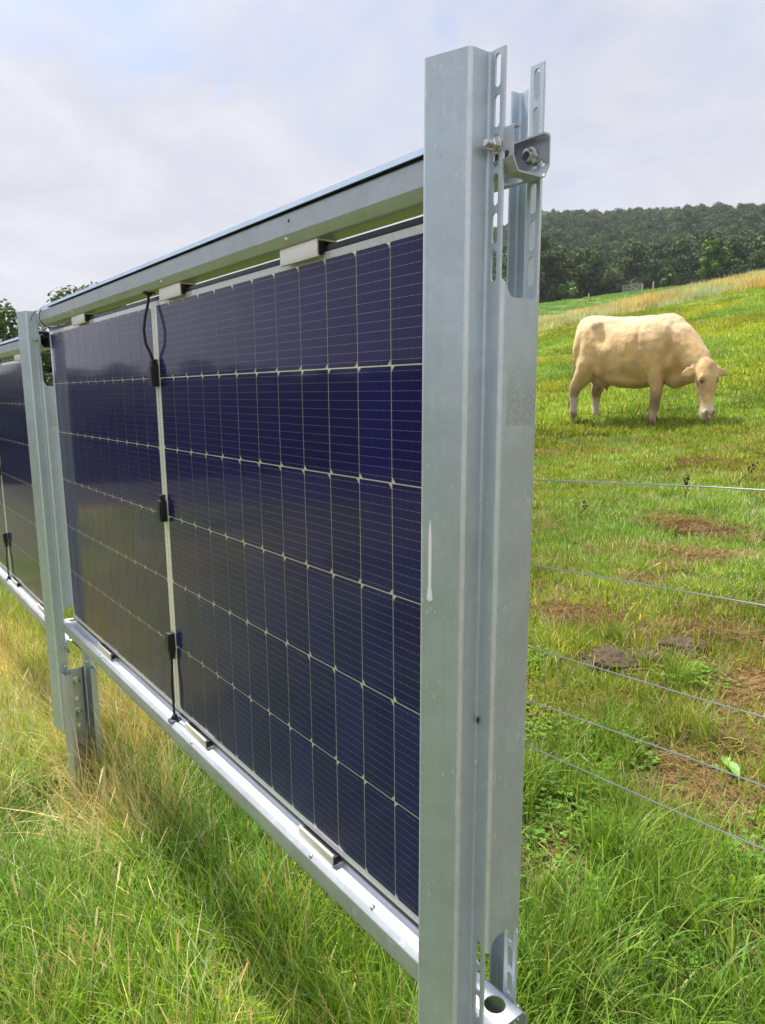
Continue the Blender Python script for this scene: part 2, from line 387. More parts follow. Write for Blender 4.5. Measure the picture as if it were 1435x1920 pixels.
dry = q.math('MULTIPLY', dry, q.math('GREATER_THAN', sy_.outputs[1], 8.0))
c = q.mix(dry, c, (0.50, 0.40, 0.21))
c = q.mix(q.ramp(q.math('DIVIDE', dist, 60), [(0.80, (0,)*3), (0.95, (1,)*3)]), c, q.mix(n_mid, (0.075, 0.14, 0.020), (0.11, 0.185, 0.03)))
c = q.mix(q.ramp(q.math('DIVIDE', dist, 300), [(0.42, (0,)*3), (0.45, (1,)*3)]), c, (0.03, 0.045, 0.025))
q.l.new(c, p.inputs['Base Color']); p.inputs['Roughness'].default_value = 0.95
bp = q.new('ShaderNodeBump'); bp.inputs['Strength'].default_value = 0.8; bp.inputs['Distance'].default_value = 0.03
q.l.new(n_fine, bp.inputs['Height']); q.l.new(bp.outputs[0], p.inputs['Normal'])
tag(link('ground', mesh_from('ground', V, F, m, 180)), kind='structure')

# ------------------------------------------------------------------ posts
PX, PY = 0.1705, 0.0045            # web plane and middle of the near post
def pz(z): return z-BASE
half = [(-0.0906, -0.0700), (-0.0906, -0.0890), (-0.0295, -0.0665), (-0.0295, -0.0346), (0.0, -0.0346)]
prof = half + [(x, -y) for x, y in half[::-1]]
ZT, ZB = 1.281, -0.44
me = sheet(prof, 0.003, 0.0055, pz(ZB), pz(ZT), 'Z')
cutters = []
for zc in [ZT-0.005-0.0185-i*0.0446 for i in range(6)] + [0.074-i*0.0446 for i in range(9)]:
    pts = [(x, -0.06, z) for x, z in capsule2(-0.0145, pz(zc), 0.0138, 0.0047, True)]
    cutters.append((pts, (0, 0.04, 0)))
    pts = [(x, 0.02, z) for x, z in capsule2(-0.0145, pz(zc), 0.0138, 0.0047, True)]
    cutters.append((pts, (0, 0.04, 0)))
def web_cut(zs, zend):
    pts = [(-0.05, zend), (-0.05, zs+0.026), (-0.0345, zs+0.022), (-0.0285, zs+0.014), (-0.0225, zs+0.003), (-0.017, zs), (0.021, zs), (0.028, zs+0.003), (0.0345, zs+0.014), (0.05, zs+0.016), (0.05, zend)]
    return [(-0.0035, y, pz(z)) for y, z in pts]
cutters.append((web_cut(0.997, ZT+0.1), (0.03, 0, 0)))
for lo in ([(-0.05, -0.6), (0.05, -0.6), (0.05, 0.081), (-0.05, 0.081)], [(-0.0305, 0.07), (0.0335, 0.07), (0.030, 0.090), (0.023, 0.101), (-0.016, 0.101), (-0.024, 0.095)]):
    cutters.append(([(-0.0035, y, pz(z)) for y, z in lo], (0.03, 0, 0)))
# clipped lower corners of the outer flanges
for sgn in (-1, 1):
    cutters.append(([(-0.2, sgn*0.12, pz(ZB-0.05)), (-0.05, sgn*0.12, pz(ZB-0.05)), (-0.05, sgn*0.12, pz(ZB)-0.0005), (-0.078, sgn*0.12, pz(ZB+0.006)), (-0.088, sgn*0.12, pz(ZB+0.022)), (-0.2, sgn*0.12, pz(ZB+0.03))], (0, -sgn*0.07, 0)))
me_post = cut(me, cutters, GALV)
LEAN = Matrix.Rotation(0.0079, 4, Vector((-0.8, 0.6, 0)))
off = (BASE-0.885)*0.0079
post = thing('fence_post', 'tall galvanised steel post nearest the camera, slotted flanges and a white paint streak', 'post', (PX+0.6*off, PY+0.8*off, BASE), 'galvanised posts of the solar fence')
post.rotation_euler = LEAN.to_euler()
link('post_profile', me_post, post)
def nut_bolt(mb, p, d, thread=0.010):
    p = Vector(p); d = Vector(d)
    mb.lathe(p, d, [(0.0, 0), (0.0105, 0), (0.0105, 0.0018), (0.009, 0.0022)], 20)
    mb.lathe(p+d*0.0022, d, [(0.0076, 0), (0.0082, 0.001), (0.0082, 0.0062), (0.007, 0.0074), (0.0045, 0.0076)], 6)
    pr = [(0.0042, 0)]
    for i in range(8): pr += [(0.0043, i*thread/8+0.0005), (0.0038, i*thread/8+thread/16)]
    pr += [(0.0036, thread), (0.0, thread)]
    mb.lathe(p+d*0.009, d, pr, 12)
    return mb
def cap_bolt(mb, p, d):
    p = Vector(p); d = Vector(d)
    mb.lathe(p, d, [(0.0, 0), (0.0105, 0), (0.0105, 0.002), (0.0076, 0.002), (0.0078, 0.003), (0.0078, 0.009), (0.0072, 0.0102), (0.0046, 0.0104)], 20)
    mb.lathe(p+d*0.0105, d, [(0.0046, 0), (0.0046, -0.005), (0.0, -0.005)], 6, 1)
    return mb
for zc in (1.1735, -0.068, -0.153):
    nut_bolt(MB(), (-0.0145, -0.0362, pz(zc)), (0, -1, 0)).build('bolt', [STEEL], post, 40)
    nut_bolt(MB(), (-0.0145, 0.0362, pz(zc)), (0, 1, 0)).build('bolt', [STEEL], post, 40)
fprof = [(0.052, -0.038), (0.052, -0.064), (-0.012, -0.064), (-0.012, -0.030), (-0.004, -0.024), (-0.004, 0.024), (-0.012, 0.030), (-0.012, 0.064), (0.052, 0.064), (0.052, 0.038)]
fcut = [([(-0.05, y, z) for y, z in [(math.cos(a)*0.008-0.008, pz(zz)+math.sin(a)*0.011) for a in [i*math.pi/6 for i in range(12)]]], (0.1, 0, 0)) for zz in (-0.31, -0.43)]
me_f = cut(sheet(fprof, 0.004, 0.008, -0.45, pz(-0.18), 'Z'), fcut, GALVF)
fnd = link('ground_profile', me_f, post); fnd.location = (-0.03, 0.006, 0); fnd.rotation_euler = (0, 0, R(6))
for zz in (-0.235, -0.372):
    b = MB().lathe((-0.002, -0.008, pz(zz)), (1, 0, 0), [(0, 0), (0.0205, 0), (0.0205, 0.003), (0.018, 0.004), (0, 0.004)], 24)
    b.lathe((0.002, -0.008, pz(zz)), (1, 0, 0), [(0.0105, 0), (0.0115, 0.001), (0.0115, 0.008), (0.010, 0.0095), (0.0, 0.0097)], 6)
    b.lathe((0.0115, -0.008, pz(zz)), (1, 0, 0), [(0.0058, 0), (0.0058, 0.012), (0.005, 0.013), (0, 0.013)], 14)
    b.build('bolt', [STEEL], fnd, 40)
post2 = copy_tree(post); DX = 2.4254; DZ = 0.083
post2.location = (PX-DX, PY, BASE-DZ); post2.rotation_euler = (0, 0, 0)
post2['label'] = 'galvanised post on the left between the two panels, bolted to a driven profile'
# paint streak on the near post only (child of the post, follows its outer flange)
a, b2_ = Vector((-0.0295, -0.0665)), Vector((-0.0906, -0.0890)); dv = (b2_-a).normalized(); nv = Vector((-dv.y, dv.x))
if nv.y > 0: nv = -nv
mb = MB(); zs = [0.600, 0.603, 0.608, 0.62, 0.66, 0.69, 0.705, 0.712]; ws = [0.001, 0.0045, 0.0042, 0.0022, 0.0024, 0.0022, 0.0014, 0.0005]
ring = []
for z, w in zip(zs, ws):
    cpt = a+dv*0.0475+nv*0.0017
    for s_, o_ in ((-1, 0), (0, 0.0007), (1, 0)): ring.append((cpt.x+dv.x*s_*w+nv.x*o_, cpt.y+dv.y*s_*w+nv.y*o_, pz(z)))
mb.add(ring, [(i*3+j, i*3+j+1, i*3+j+4, i*3+j+3) for i in range(len(zs)-1) for j in range(2)])
mb.build('paint_streak', [PAINT], post)

# ------------------------------------------------------------------ rails
X0, X1 = -2.285, 0.184
bprof = [(-0.016, -0.0888), (-0.028, -0.0888), (-0.028, -0.0505), (-0.0190, -0.0405), (0.0275, -0.0405), (0.0365, -0.0505), (0.0365, -0.0888), (0.0245, -0.0888)]
tprof = [(-0.016, 1.192), (-0.028, 1.192), (-0.028, 1.157), (-0.0190, 1.1415), (0.0275, 1.1415), (0.0365, 1.157), (0.0365, 1.192), (0.0245, 1.192)]
def hole(cx, cy, z, r, n=28): return ([(cx+r*math.cos(2*math.pi*i/n), cy+r*math.sin(2*math.pi*i/n), z) for i in range(n)], (0, 0, 0.03))
def hslot(cx, cz, y, hl=0.010): return ([(x, y, z) for x, z in capsule2(cx, cz, hl, 0.0042, False)], (0, 0.02, 0))
def rail(zoff, pr, top):
    c = []
    zf = 1.13 if top else -0.055
    c.append(hole(X1-0.036, 0.0045, zf, 0.0165)); c.append(hole(X0+0.040, 0.0045, zf, 0.0165))
    for y in (-0.038, 0.0265):
        zc = 1.1735 if top else -0.068
        c.append(hslot(X1-0.028, zc, y)); c.append(hslot(X1-0.020, zc-0.0125, y)); c.append(hslot(X0+0.02, zc, y))
    return cut(sheet(pr, 0.0022, 0.003, X0, X1, 'X'), c, GALVR)
me_b = rail(0, bprof, False); me_t = rail(0, tprof, True)
DOTS = plain('stencil_ink', (0.75, 0.78, 0.80), 0.6)
def screw(mb, x, y, z, d):
    mb.lathe((x, y, z), d, [(0.0052, 0), (0.005, 0.0012), (0.0032, 0.003), (0, 0.0034)], 12)
CL = [(-0.400, -0.272), (-1.012, -0.876), (-1.832, -1.680)]
def make_top():
    t = thing('support_rail', 'folded galvanised rail along the top of the large front panel, small cover strip above', 'rail', (0, 0, 0), 'rails holding the solar panels')
    link('rail_profile', me_t, t)
    cp = link('cover_strip', cut(sheet([(-0.0345, 1.1955), (-0.0205, 1.2095), (0.029, 1.2095), (0.043, 1.1955)], 0.0016, 0.002, X0+0.06, 0.095, 'X'), [], GALVC) if False else sheet([(-0.0345, 1.1945), (-0.0205, 1.2098), (0.029, 1.2098), (0.043, 1.1945)], 0.0016, 0.002, X0+0.075, 0.095, 'X'), t)
    cp.data.materials.append(GALVC)
    for a_, b_ in CL:
        mb = MB(); screw(mb, (a_+b_)/2-0.02, -0.0246, 1.1490, (0, -0.86, -0.5)); mb.build('screw', [STEEL], t, 50)
    mb = MB(); mb.lathe((-0.34, -0.0290, 1.178), (0, -1, 0), [(0.003, 0), (0.003, 0.0006), (0, 0.0006)], 12); mb.build('drill_hole', [RUBBER], t)
    cap_bolt(MB(), (0.156, 0.0350, 1.1735), (0, -1, 0)).build('bolt', [STEEL, RUBBER], t, 40)
    loop = [(-2.19+0.004*math.sin(i*.7), 0.0043+0.0405*math.cos(q_), 1.172+0.0415*math.sin(q_)) for i, q_ in enumerate(np.linspace(0, 2*math.pi, 28))]
    mb = MB().tube(loop, 0.0016, 6); mb.tube([(-2.19, -0.034, 1.190), (-2.21, -0.045, 1.193), (-2.235, -0.047, 1.180), (-2.25, -0.052, 1.172), (-2.268, -0.05, 1.160)], 0.0014, 6)
    mb.build('cable_tie', [PLAST], t)
    return t
def make_bottom():
    t = thing('support_rail', 'folded galvanised rail under the large front panel, stamped marks near its end', 'rail', (0, 0, 0), 'rails holding the solar panels')
    link('rail_profile', me_b, t)
    for a_, b_ in CL:
        mb = MB(); screw(mb, (a_+b_)/2, -0.0242, -0.0445, (0, -0.7, 0.7)); mb.build('screw', [STEEL], t, 50)
    mb = MB(); screw(mb, -0.135, -0.018, -0.0392, (0, 0, 1)); mb.build('screw', [STEEL], t, 50)
    cap_bolt(MB(), (0.156, 0.0350, -0.068), (0, -1, 0)).build('bolt', [STEEL, RUBBER], t, 40)
    # dot stencil on the front of the rail: two rows of small characters and a larger 30
    mb = MB(); yq = -0.02925; r_ = random.Random(4)
    GL = ['01110 10000 01110 00001 11110', '11111 10000 11110 10000 11111', '10001 11001 10101 10011 10001', '00000 00000 11110 00000 00000', '00100 01100 00100 00100 01110', '01110 10001 10001 10001 01110', '00110 01010 10010 11111 00010', '01110 00001 00110 00001 01110', '00110 01000 11110 10001 01110']
    def dots(txt, x, z, h):
        for ch in txt:
            if ch != ' ':
                for ri, row in enumerate(GL[int(ch)].split()):
                    for ci, bit in enumerate(row):
                        if bit == '1' and r_.random() < 0.9:
                            cx, cz = x+ci*h/6, z-ri*h/5; w = h/15
                            mb.add([(cx-w, yq, cz-w), (cx+w, yq, cz-w), (cx+w, yq, cz+w), (cx-w, yq, cz+w)], [(0, 1, 2, 3)])
            x += h*1.05
    dots('012 34567', -0.075, -0.056, 0.0062); dots('3 6584 85', -0.070, -0.066, 0.0056)
    mb.build('stencil_marks', [DOTS], t); mb = MB()
    dots('342', -0.185, -0.058, 0.006); dots('18', -0.182, -0.067, 0.006)
    mb.build('stencil_marks', [DOTS], t)
    # the larger 30 on the folded shoulder
    for ci_, pts in ((0, [(0, 1), (.6, 1), (.3, .6), (.6, .3), (.35, 0), (0, .1)]), (1, [(.3, 1), (.6, .7), (.6, .3), (.3, 0), (0, .3), (0, .7), (.3, 1)])):
        mb = MB()
        for (u0, v0), (u1, v1) in zip(pts[:-1], pts[1:]):
            def P3(u, v): return Vector((-0.047+ci_*0.0085+u*0.0105, -0.0282+0.0055*(0.2+v*0.9), -0.0493+0.0061*(0.2+v*0.9)))
            mb.tube([P3(u0, v0), P3(u1, v1)], 0.0005, 5)
        mb.build('stencil_digit', [DOTS], t)
    mb = MB().lathe((-1.094, -0.0125, -0.0400), (0, 0, 1), [(0.019, 0), (0.019, 0.002), (0.0165, 0.004), (0.010, 0.005), (0.0075, 0.016), (0.0055, 0.017), (0, 0.017)], 22)
    mb.build('cable_grommet', [RUBBER], t)
    return t
top = make_top(); bot = make_bottom()
top_b = copy_tree(top); top_b.location = (-DX, 0, -DZ); top_b['label'] = 'short visible length of top rail at the left edge, above the partly seen panel'
bot_b = copy_tree(bot); bot_b.location = (-DX, 0, -DZ); bot_b['label'] = 'short visible length of bottom rail at the left edge, below the partly seen panel'

# ------------------------------------------------------------------ solar panel
PCH, STR, QV = 0.089822, 0.038332, 0.1845
GC, GR, CH = 0.0017, 0.0021, 0.0085
def cell_mat():
    m, q, p = mat('solar_cell'); tc = q.new('ShaderNodeTexCoord'); at = q.new('ShaderNodeAttribute'); at.attribute_name = 'col'
    n = q.noise(tc.outputs['Object'], 3.0, 3)
    base = q.mix(n, (0.0064, 0.0052, 0.074), (0.0140, 0.0098, 0.086))
    sepx = q.new('ShaderNodeSeparateXYZ'); q.l.new(tc.outputs['Object'], sepx.inputs[0])
    base = q.mix(1.0, base, at.outputs['Color'], 'MULTIPLY')
    fin = q.math('GREATER_THAN', q.math('FRACT', q.math('MULTIPLY', sepx.outputs[0], 700)), 0.85)
    base = q.mix(q.math('MULTIPLY', fin, 0.35), base, (0.03, 0.03, 0.07))
    fl = q.noise(q.mapping(tc.outputs['Object'], (170, 1, 60)), 1.0, 2, .5, 2.0); fm = q.noise(tc.outputs['Object'], 7, 3)
    base = q.mix(q.math('MULTIPLY', q.math('MULTIPLY', q.math('SUBTRACT', fl, 0.74, True), 9.0, True), q.math('GREATER_THAN', fm, 0.54)), base, (0.22, 0.23, 0.30))
    q.l.new(base, p.inputs['Base Color']); p.inputs['Roughness'].default_value = 0.35; p.inputs['Specular IOR Level'].default_value = 0.08
    p.inputs['Coat Weight'].default_value = 0.8; p.inputs['Coat IOR'].default_value = 1.30
    dust = q.noise(tc.outputs['Object'], 26, 5, 0.65)
    q.l.new(q.ramp(dust, [(0.35, (0.04,)*3), (0.7, (0.10,)*3)]), p.inputs['Coat Roughness'])
    return m
def gap_mat():
    m, q, p = mat('clear_gap'); tc = q.new('ShaderNodeTexCoord')
    p.inputs['Base Color'].default_value = (0.82, 0.80, 0.62, 1); p.inputs['Roughness'].default_value = 0.3
    p.inputs['Coat Weight'].default_value = 1.0; p.inputs['Coat Roughness'].default_value = 0.07
    tr = q.new('ShaderNodeBsdfTransparent'); tr.inputs[0].default_value = (0.86, 0.92, 0.84, 1)
    mx = q.new('ShaderNodeMixShader'); mx.inputs[0].default_value = 0.72
    q.l.new(tr.outputs[0], mx.inputs[1]); q.l.new(p.outputs[0], mx.inputs[2]); q.l.new(mx.outputs[0], q.n['Material Output'].inputs[0])
    return m
CELL, GAP = cell_mat(), gap_mat()
BUS = plain('busbar', (0.20, 0.20, 0.30), 0.4, 0.3, coat=1.0); BACK = plain('panel_back', (0.02, 0.02, 0.03), 0.3, coat=1.0)
RIB = plain('white_ribbon', (0.74, 0.70, 0.62), 0.45, coat=0.6)
BAND = plain('white_border', (0.62, 0.63, 0.70), 0.4, var=0.25, scale=90, coat=1.0)
XL, XR = -(24*PCH+STR)-0.018, 0.018
ZLO, ZHI = -0.0235, 1.1290
def col_x(c):      # cell columns from the right
    return (-(c+1)*PCH, -c*PCH) if c < 12 else (-(c+1)*PCH-STR, -c*PCH-STR)
def make_cells():
    v, f, mi, cols = [], [], [], []
    def quad(x0, x1, z0, z1, y, m_, c=(1, 1, 1)):
        o = len(v); v.extend([(x0, y, z0), (x1, y, z0), (x1, y, z1), (x0, y, z1)]); f.append((o, o+1, o+2, o+3)); mi.append(m_); cols.extend([c]*4)
    # clear laminate with the printed borders and the middle ribbon
    quad(XL+.018, XR-.018, -0.0015, 6*QV+0.0015, 0.0, 1)
    quad(XL, XR, -0.0135, -0.0015, 0.0, 4); quad(XL, XR, 6*QV+.0015, 6*QV+0.0115, 0.0, 4)
    quad(XL, XL+.018, -0.0015, 6*QV+.0015, 0.0, 4); quad(XR-.018, XR, -0.0015, 6*QV+.0015, 0.0, 4)
    xm = -12*PCH-STR/2
    quad(xm-.0150, xm-.0035, 0.0, 6*QV, -0.0003, 3); quad(xm+.0035, xm+.0150, 0.0, 6*QV, -0.0003, 3); quad(xm-.0035, xm+.0035, 0.0, 6*QV, -0.0002, 4)
    for i in range(60):
        z = 0.02+i*6*QV/61; quad(xm-.0008, xm+.0008, z, z+0.010, -0.0005, 2)
    r_ = random.Random(5)
    for c in range(24):
        xa, xb = col_x(c); xa += GC/2; xb -= GC/2
        for r in range(6):
            za, zb = r*QV+GR/2, (r+1)*QV-GR/2
            right = (r % 2 == 1)      # half cells: only one long side has cut corners
            # row 0 (bottom) has its cut corners on the left side, the next on the right, ...
            s = r_.uniform(0.88, 1.14); t_ = r_.uniform(0.95, 1.05); cc = (s*r_.uniform(.85, 1.25), s, s*t_)
            o = len(v); k_ = CH
            if right: pts = [(xa, za), (xb-k_, za), (xb, za+k_), (xb, zb-k_), (xb-k_, zb), (xa, zb)]
            else: pts = [(xa+k_, za), (xb, za), (xb, zb), (xa+k_, zb), (xa, zb-k_), (xa, za+k_)]
            v.extend([(x, -0.0004, z) for x, z in pts]); f.append(tuple(range(o, o+6))); mi.append(0); cols.extend([cc]*6)
            for b in range(12):
                z = za+(zb-za)*(b+0.5)/12
                quad(xa+.001, xb-.001, z-.00024, z+.00024, -0.0007, 2)
                for d in range(6):
                    x = xa+(xb-xa)*(d+.5)/6+(.004 if d == 5 else -.004 if d == 0 else 0)
                    quad(x-.0010, x+.0010, z-.0006, z+.0006, -0.0009, 2)
    me = mesh_from('cells', v, f, [CELL, GAP, BUS, RIB, BAND], None, mi); set_col(me, np.array(cols)); return me
def make_panel():
    t = thing('solar_panel', 'large dark blue solar panel filling the middle of the fence, between the two posts', 'solar panel', (0, 0, 0), 'solar panels of the fence')
    link('cell_sheet', make_cells(), t)
    mb = MB()
    for c in range(24):
        xa, xb = col_x(c)
        for r in range(6):
            o = len(mb.v); mb.v += [(xa+.0012, .006, r*QV+.0012), (xa+.0012, .006, (r+1)*QV-.0012), (xb-.0012, .006, (r+1)*QV-.0012), (xb-.0012, .006, r*QV+.0012)]
            mb.f.append((o, o+1, o+2, o+3)); mb.m.append(0)
    for x0, x1, z0, z1 in [(XL, XR, -.0135, -.0015), (XL, XR, 6*QV+.0015, 6*QV+.0115), (XL, XL+.018, -.0015, 6*QV+.0015), (XR-.018, XR, -.0015, 6*QV+.0015)]:
        o = len(mb.v); mb.v += [(x0, .0062, z0), (x0, .0062, z1), (x1, .0062, z1), (x1, .0062, z0)]; mb.f.append((o, o+1, o+2, o+3)); mb.m.append(1)
    mb.build('back_sheet', [BACK, BAND], t, None)
    for z0, z1 in ((ZLO, -0.0136), (6*QV+.0116, ZHI)): MB().box(XL, XR, -0.0006, 0.0068, z0, z1, 0, 0.0008).build('edge_seal', [SEAL], t)
    for x0 in (XL-.0022, XR+.0002): MB().box(x0, x0+.002, -0.0004, 0.0066, -0.0135, 6*QV+.0115).build('edge_trim', [BAND], t)
    for a_, b_ in CL:
        for zl, zh, base in ((1.1105, 1.1400, 1), (-0.0393, -0.0150, -1)):
            mb = MB(); mb.box(a_, b_, -0.0150, -0.0118, zl, zh, 0, 0.0005); mb.box(a_, b_, 0.0220, 0.0255, zl, zh, 0, 0.0005)
            zz = (zh-.0032, zh) if base > 0 else (zl, zl+.0032); mb.box(a_+.0005, b_-.0005, -0.0116, 0.0218, *zz)
            lip = (zl, zl+.003) if base > 0 else (zh-.003, zh); mb.box(a_+.0004, b_-.0004, -0.0117, -0.0100, *lip)
            cl = mb.build('panel_clamp', [ALU], t)
            mb = MB(); z0, z1 = (zl+.0045, zh-.0034) if base > 0 else (zl+.0034, zh-.0045)
            mb.box(a_+.0008, b_+.0012, -0.0115, -0.0010, z0, z1, 0, 0.0008); mb.box(a_+.0008, b_+.0012, 0.0074, 0.0216, z0, z1, 0, 0.0008)
            mb.build('rubber_pad', [RUBBER], cl)
    xj = -12*PCH-STR/2
    for z0, z1 in ((0.900, 0.958), (0.537, 0.595), (0.165, 0.220)):
        mb = MB().box(xj-.013, xj+.013, -0.020, -0.0010, z0, z1, 0, 0.002)
        if z0 > .8: mb.box(xj-.010, xj+.010, -0.017, -0.002, z1+.0003, z1+.013, 0, 0.0015)
        if z0 < .3: mb.box(xj-.009, xj+.009, -0.017, -0.002, z0-.022, z0-.0003, 0, 0.0025)
        if .3 < z0 < .8: mb.box(xj-.007, xj+.007, -0.015, -0.002, z1+.0003, z1+.016, 0, 0.0015)
        mb.box(xj-.0115, xj+.0115, -0.0212, -0.0202, z0+.006, z1-.006)
        mb.build('junction_box', [PLAST], t)
    MB().tube([(xj, -.010, 1.143), (xj, -.013, 1.115), (xj-.001, -.023, 1.08), (xj-.001, -.029, 1.045), (xj, -.026, 1.01), (xj, -.015, .985), (xj, -.010, .968)], 0.0036, 10).lathe((xj, -.010, 1.1415), (0, 0, -1), [(0.017, 0), (0.016, 0.003), (0.009, 0.005), (0.006, 0.009), (0, .009)], 20).build('cable', [RUBBER], t, 50)
    MB().tube([(xj, -.010, 0.146), (xj+.001, -.010, 0.12), (xj+.003, -.014, .07), (xj+.003, -.0135, .02), (xj+.003, -.0125, -0.028)], 0.0033, 10).tube([(xj+.005, -.010, 0.146), (xj+.009, -.0105, 0.132), (xj+.004, -.010, 0.126), (xj-.002, -.011, 0.134)], 0.002, 8).build('cable', [RUBBER], t, 50)
    return t
panel = make_panel()
panel_b = copy_tree(panel); panel_b.location = (-DX, 0, -DZ); panel_b['label'] = 'solar panel cut off by the left edge, reflecting brown grass'

# ------------------------------------------------------------------ stock wires
WZ = [0.763, 0.643, 0.522, 0.444, 0.373]
WL = ['topmost thin steel wire right of the near post, just below the cow', 'second wire from the top, crossing above the grey dirt patch', 'middle wire of the five, crossing the brown molehills', 'fourth wire from the top, passing over the broad dock leaf', 'lowest steel wire, right of the near post, above the long grass tufts']
for z, lb in zip(WZ, WL):
    pts = [(0.157+i*0.25, 0.050, z+0.055*(i*0.25)-0.006*math.sin(min(1, i/24)*math.pi)+0.0012*math.sin(i*2.7+z*40)) for i in range(25)]
    mb = MB().tube(pts, 0.00095, 6); mb.tube([(0.157, 0.050, z), (0.150, 0.046, z+.001), (0.146, 0.040, z)], 0.00125, 6)
    tag(mb.build('fence_wire', [WIRE], None, 50), lb, 'wire', 'wires of the stock fence')

# ------------------------------------------------------------------ vegetation helpers
SRC = bpy.data.collections.new('plant_sources')
def leafy(name, c0, c1, trans=0.36, rough=0.5, tint=True, spec=0.3):
    """material for blades and leaves: per-blade colour attribute, per-plant tint, light through the leaf"""
    m, q, p = mat(name); at = q.new('ShaderNodeAttribute'); at.attribute_name = 'col'
    c = q.mix(1.0, at.outputs['Color'], (1, 1, 1), 'MULTIPLY')
    if tint:
        ti = q.new('ShaderNodeAttribute'); ti.attribute_type = 'INSTANCER'; ti.attribute_name = 'tint'
        c = q.mix(1.0, c, ti.outputs['Color'], 'MULTIPLY')
    q.l.new(c, p.inputs['Base Color']); p.inputs['Roughness'].default_value = rough; p.inputs['Specular IOR Level'].default_value = spec
    tr = q.new('ShaderNodeBsdfTranslucent'); q.l.new(q.mix(1.0, c, (1.1, 1.05, 0.6), 'MULTIPLY'), tr.inputs[0])
    mx = q.new('ShaderNodeMixShader'); mx.inputs[0].default_value = trans
    q.l.new(p.outputs[0], mx.inputs[1]); q.l.new(tr.outputs[0], mx.inputs[2]); q.l.new(mx.outputs[0], q.n['Material Output'].inputs[0])
    return m
GRASS = leafy('grass_blade', 0, 0); STRAW = leafy('straw', 0, 0, 0.2, 0.7, spec=0.15); LEAF = leafy('tree_leaf', 0, 0, 0.25, 0.6, tint=False, spec=0.2)
FLEAF = leafy('forest_leaf', 0, 0, 0.1, 0.8, spec=0.05)

class Blades:
    def __init__(s): s.v = []; s.f = []; s.c = []; s.n = 0
    def blade(s, x, y, h, az, lean, curve, w, col, segs=4, z0=0.0, tipw=0.08):
        """an arching flat blade; lean = start tilt from vertical, curve = added tilt at the tip"""
        t = np.linspace(0, 1, segs+1); th = lean+curve*t*t
        dl = h/segs; hor = np.concatenate([[0], np.cumsum(np.sin(th[:-1]+0.0)*dl)]); ver = np.concatenate([[0], np.cumsum(np.cos(th[:-1])*dl)])
        ca, sa = math.cos(az), math.sin(az); tw = az+math.pi/2
        ww = w*(1-t**2.2*(1-tipw))*0.5
        P = np.stack([x+hor*ca, y+hor*sa, z0+np.maximum(ver, -z0+0.002)], -1)
        off = np.stack([np.cos(tw)*ww, np.sin(tw)*ww, ww*0.15], -1)
        o = s.n; s.v.append(np.concatenate([P-off, P+off])); k = segs+1
        s.f.append(np.array([(o+i, o+i+1, o+k+i+1, o+k+i) for i in range(segs)])); s.c.append(np.tile(col, (2*k, 1))); s.n += 2*k
    def quad(s, c, u, v, col):
        o = s.n; c = np.asarray(c); s.v.append(np.stack([c-u-v, c+u-v, c+u+v, c-u+v])); s.f.append(np.array([(o, o+1, o+2, o+3)])); s.c.append(np.tile(col, (4, 1))); s.n += 4
    def mesh(s, name, m):
        me = mesh_from(name, np.concatenate(s.v), np.concatenate(s.f), m, 180); set_col(me, np.concatenate(s.c)); return me
def U(a, b): return rng.uniform(a, b)
def pick(cols):
    c = np.array(cols[rng.integers(len(cols))]); return c*U(0.8, 1.2)*np.array([U(.92, 1.08), 1, U(.85, 1.15)])
G_FRESH = [(0.15, 0.29, 0.030), (0.19, 0.34, 0.04), (0.12, 0.24, 0.03), (0.24, 0.37, 0.06), (0.10, 0.20, 0.04)]
G_PAST = [(0.24, 0.38, 0.035), (0.31, 0.43, 0.05), (0.19, 0.35, 0.03), (0.40, 0.45, 0.09), (0.15, 0.29, 0.03)]
G_DRY = [(0.60, 0.53, 0.28), (0.67, 0.60, 0.35), (0.48, 0.41, 0.20), (0.72, 0.65, 0.42), (0.48, 0.44, 0.19)]
def clump(rad, n, h0, h1, w0, w1, cols, dry=0.1, lean=(0.05, 0.5), curve=(0.2, 1.3), segs=4):
    B = Blades()
    for _ in range(n):
        r = rad*math.sqrt(U(0, 1)); a = U(0, 2*math.pi); c = pick(G_DRY) if U(0, 1) < dry else pick(cols)
        az = a+U(-1.2, 1.2) if U(0, 1) < .7 else U(0, 6.28)
        B.blade(r*math.cos(a), r*math.sin(a), U(h0, h1), az, U(.85, 1.4) if U(0, 1) < .13 else U(*lean)*(0.4+0.6*r/rad), U(*curve), U(w0, w1), c, segs)
    return B
def stalks(n, h0, h1, rad, head=True, cols=G_DRY):
    B = Blades()
    for _ in range(n):
        x, y = U(-rad, rad), U(-rad, rad); h = U(h0, h1); az = U(0, 6.28); ln, cv = U(0.02, .35), U(0.05, .8); c = pick(cols)
        B.blade(x, y, h, az, ln, cv, 0.0018, c, 5, tipw=0.7)
        if head:
            P = B.v[-1][:6]; tip, d = P[-1], P[-1]-P[-2]; d = d/np.linalg.norm(d); L = U(.05, .10)
            for i in range(11):
                p_ = tip+d*L*i/11; sd = np.array([math.cos(az+1.57), math.sin(az+1.57), 0])*(1 if i % 2 else -1)
                ax = d*0.0055+sd*0.0016; B.quad(p_+sd*0.0014, ax, np.cross(ax/np.linalg.norm(ax), np.array([sd[1], -sd[0], .2]))*0.0014, c*1.12); B.quad(p_+sd*.0014, ax, sd*0.0013, c*1.1)
    return B
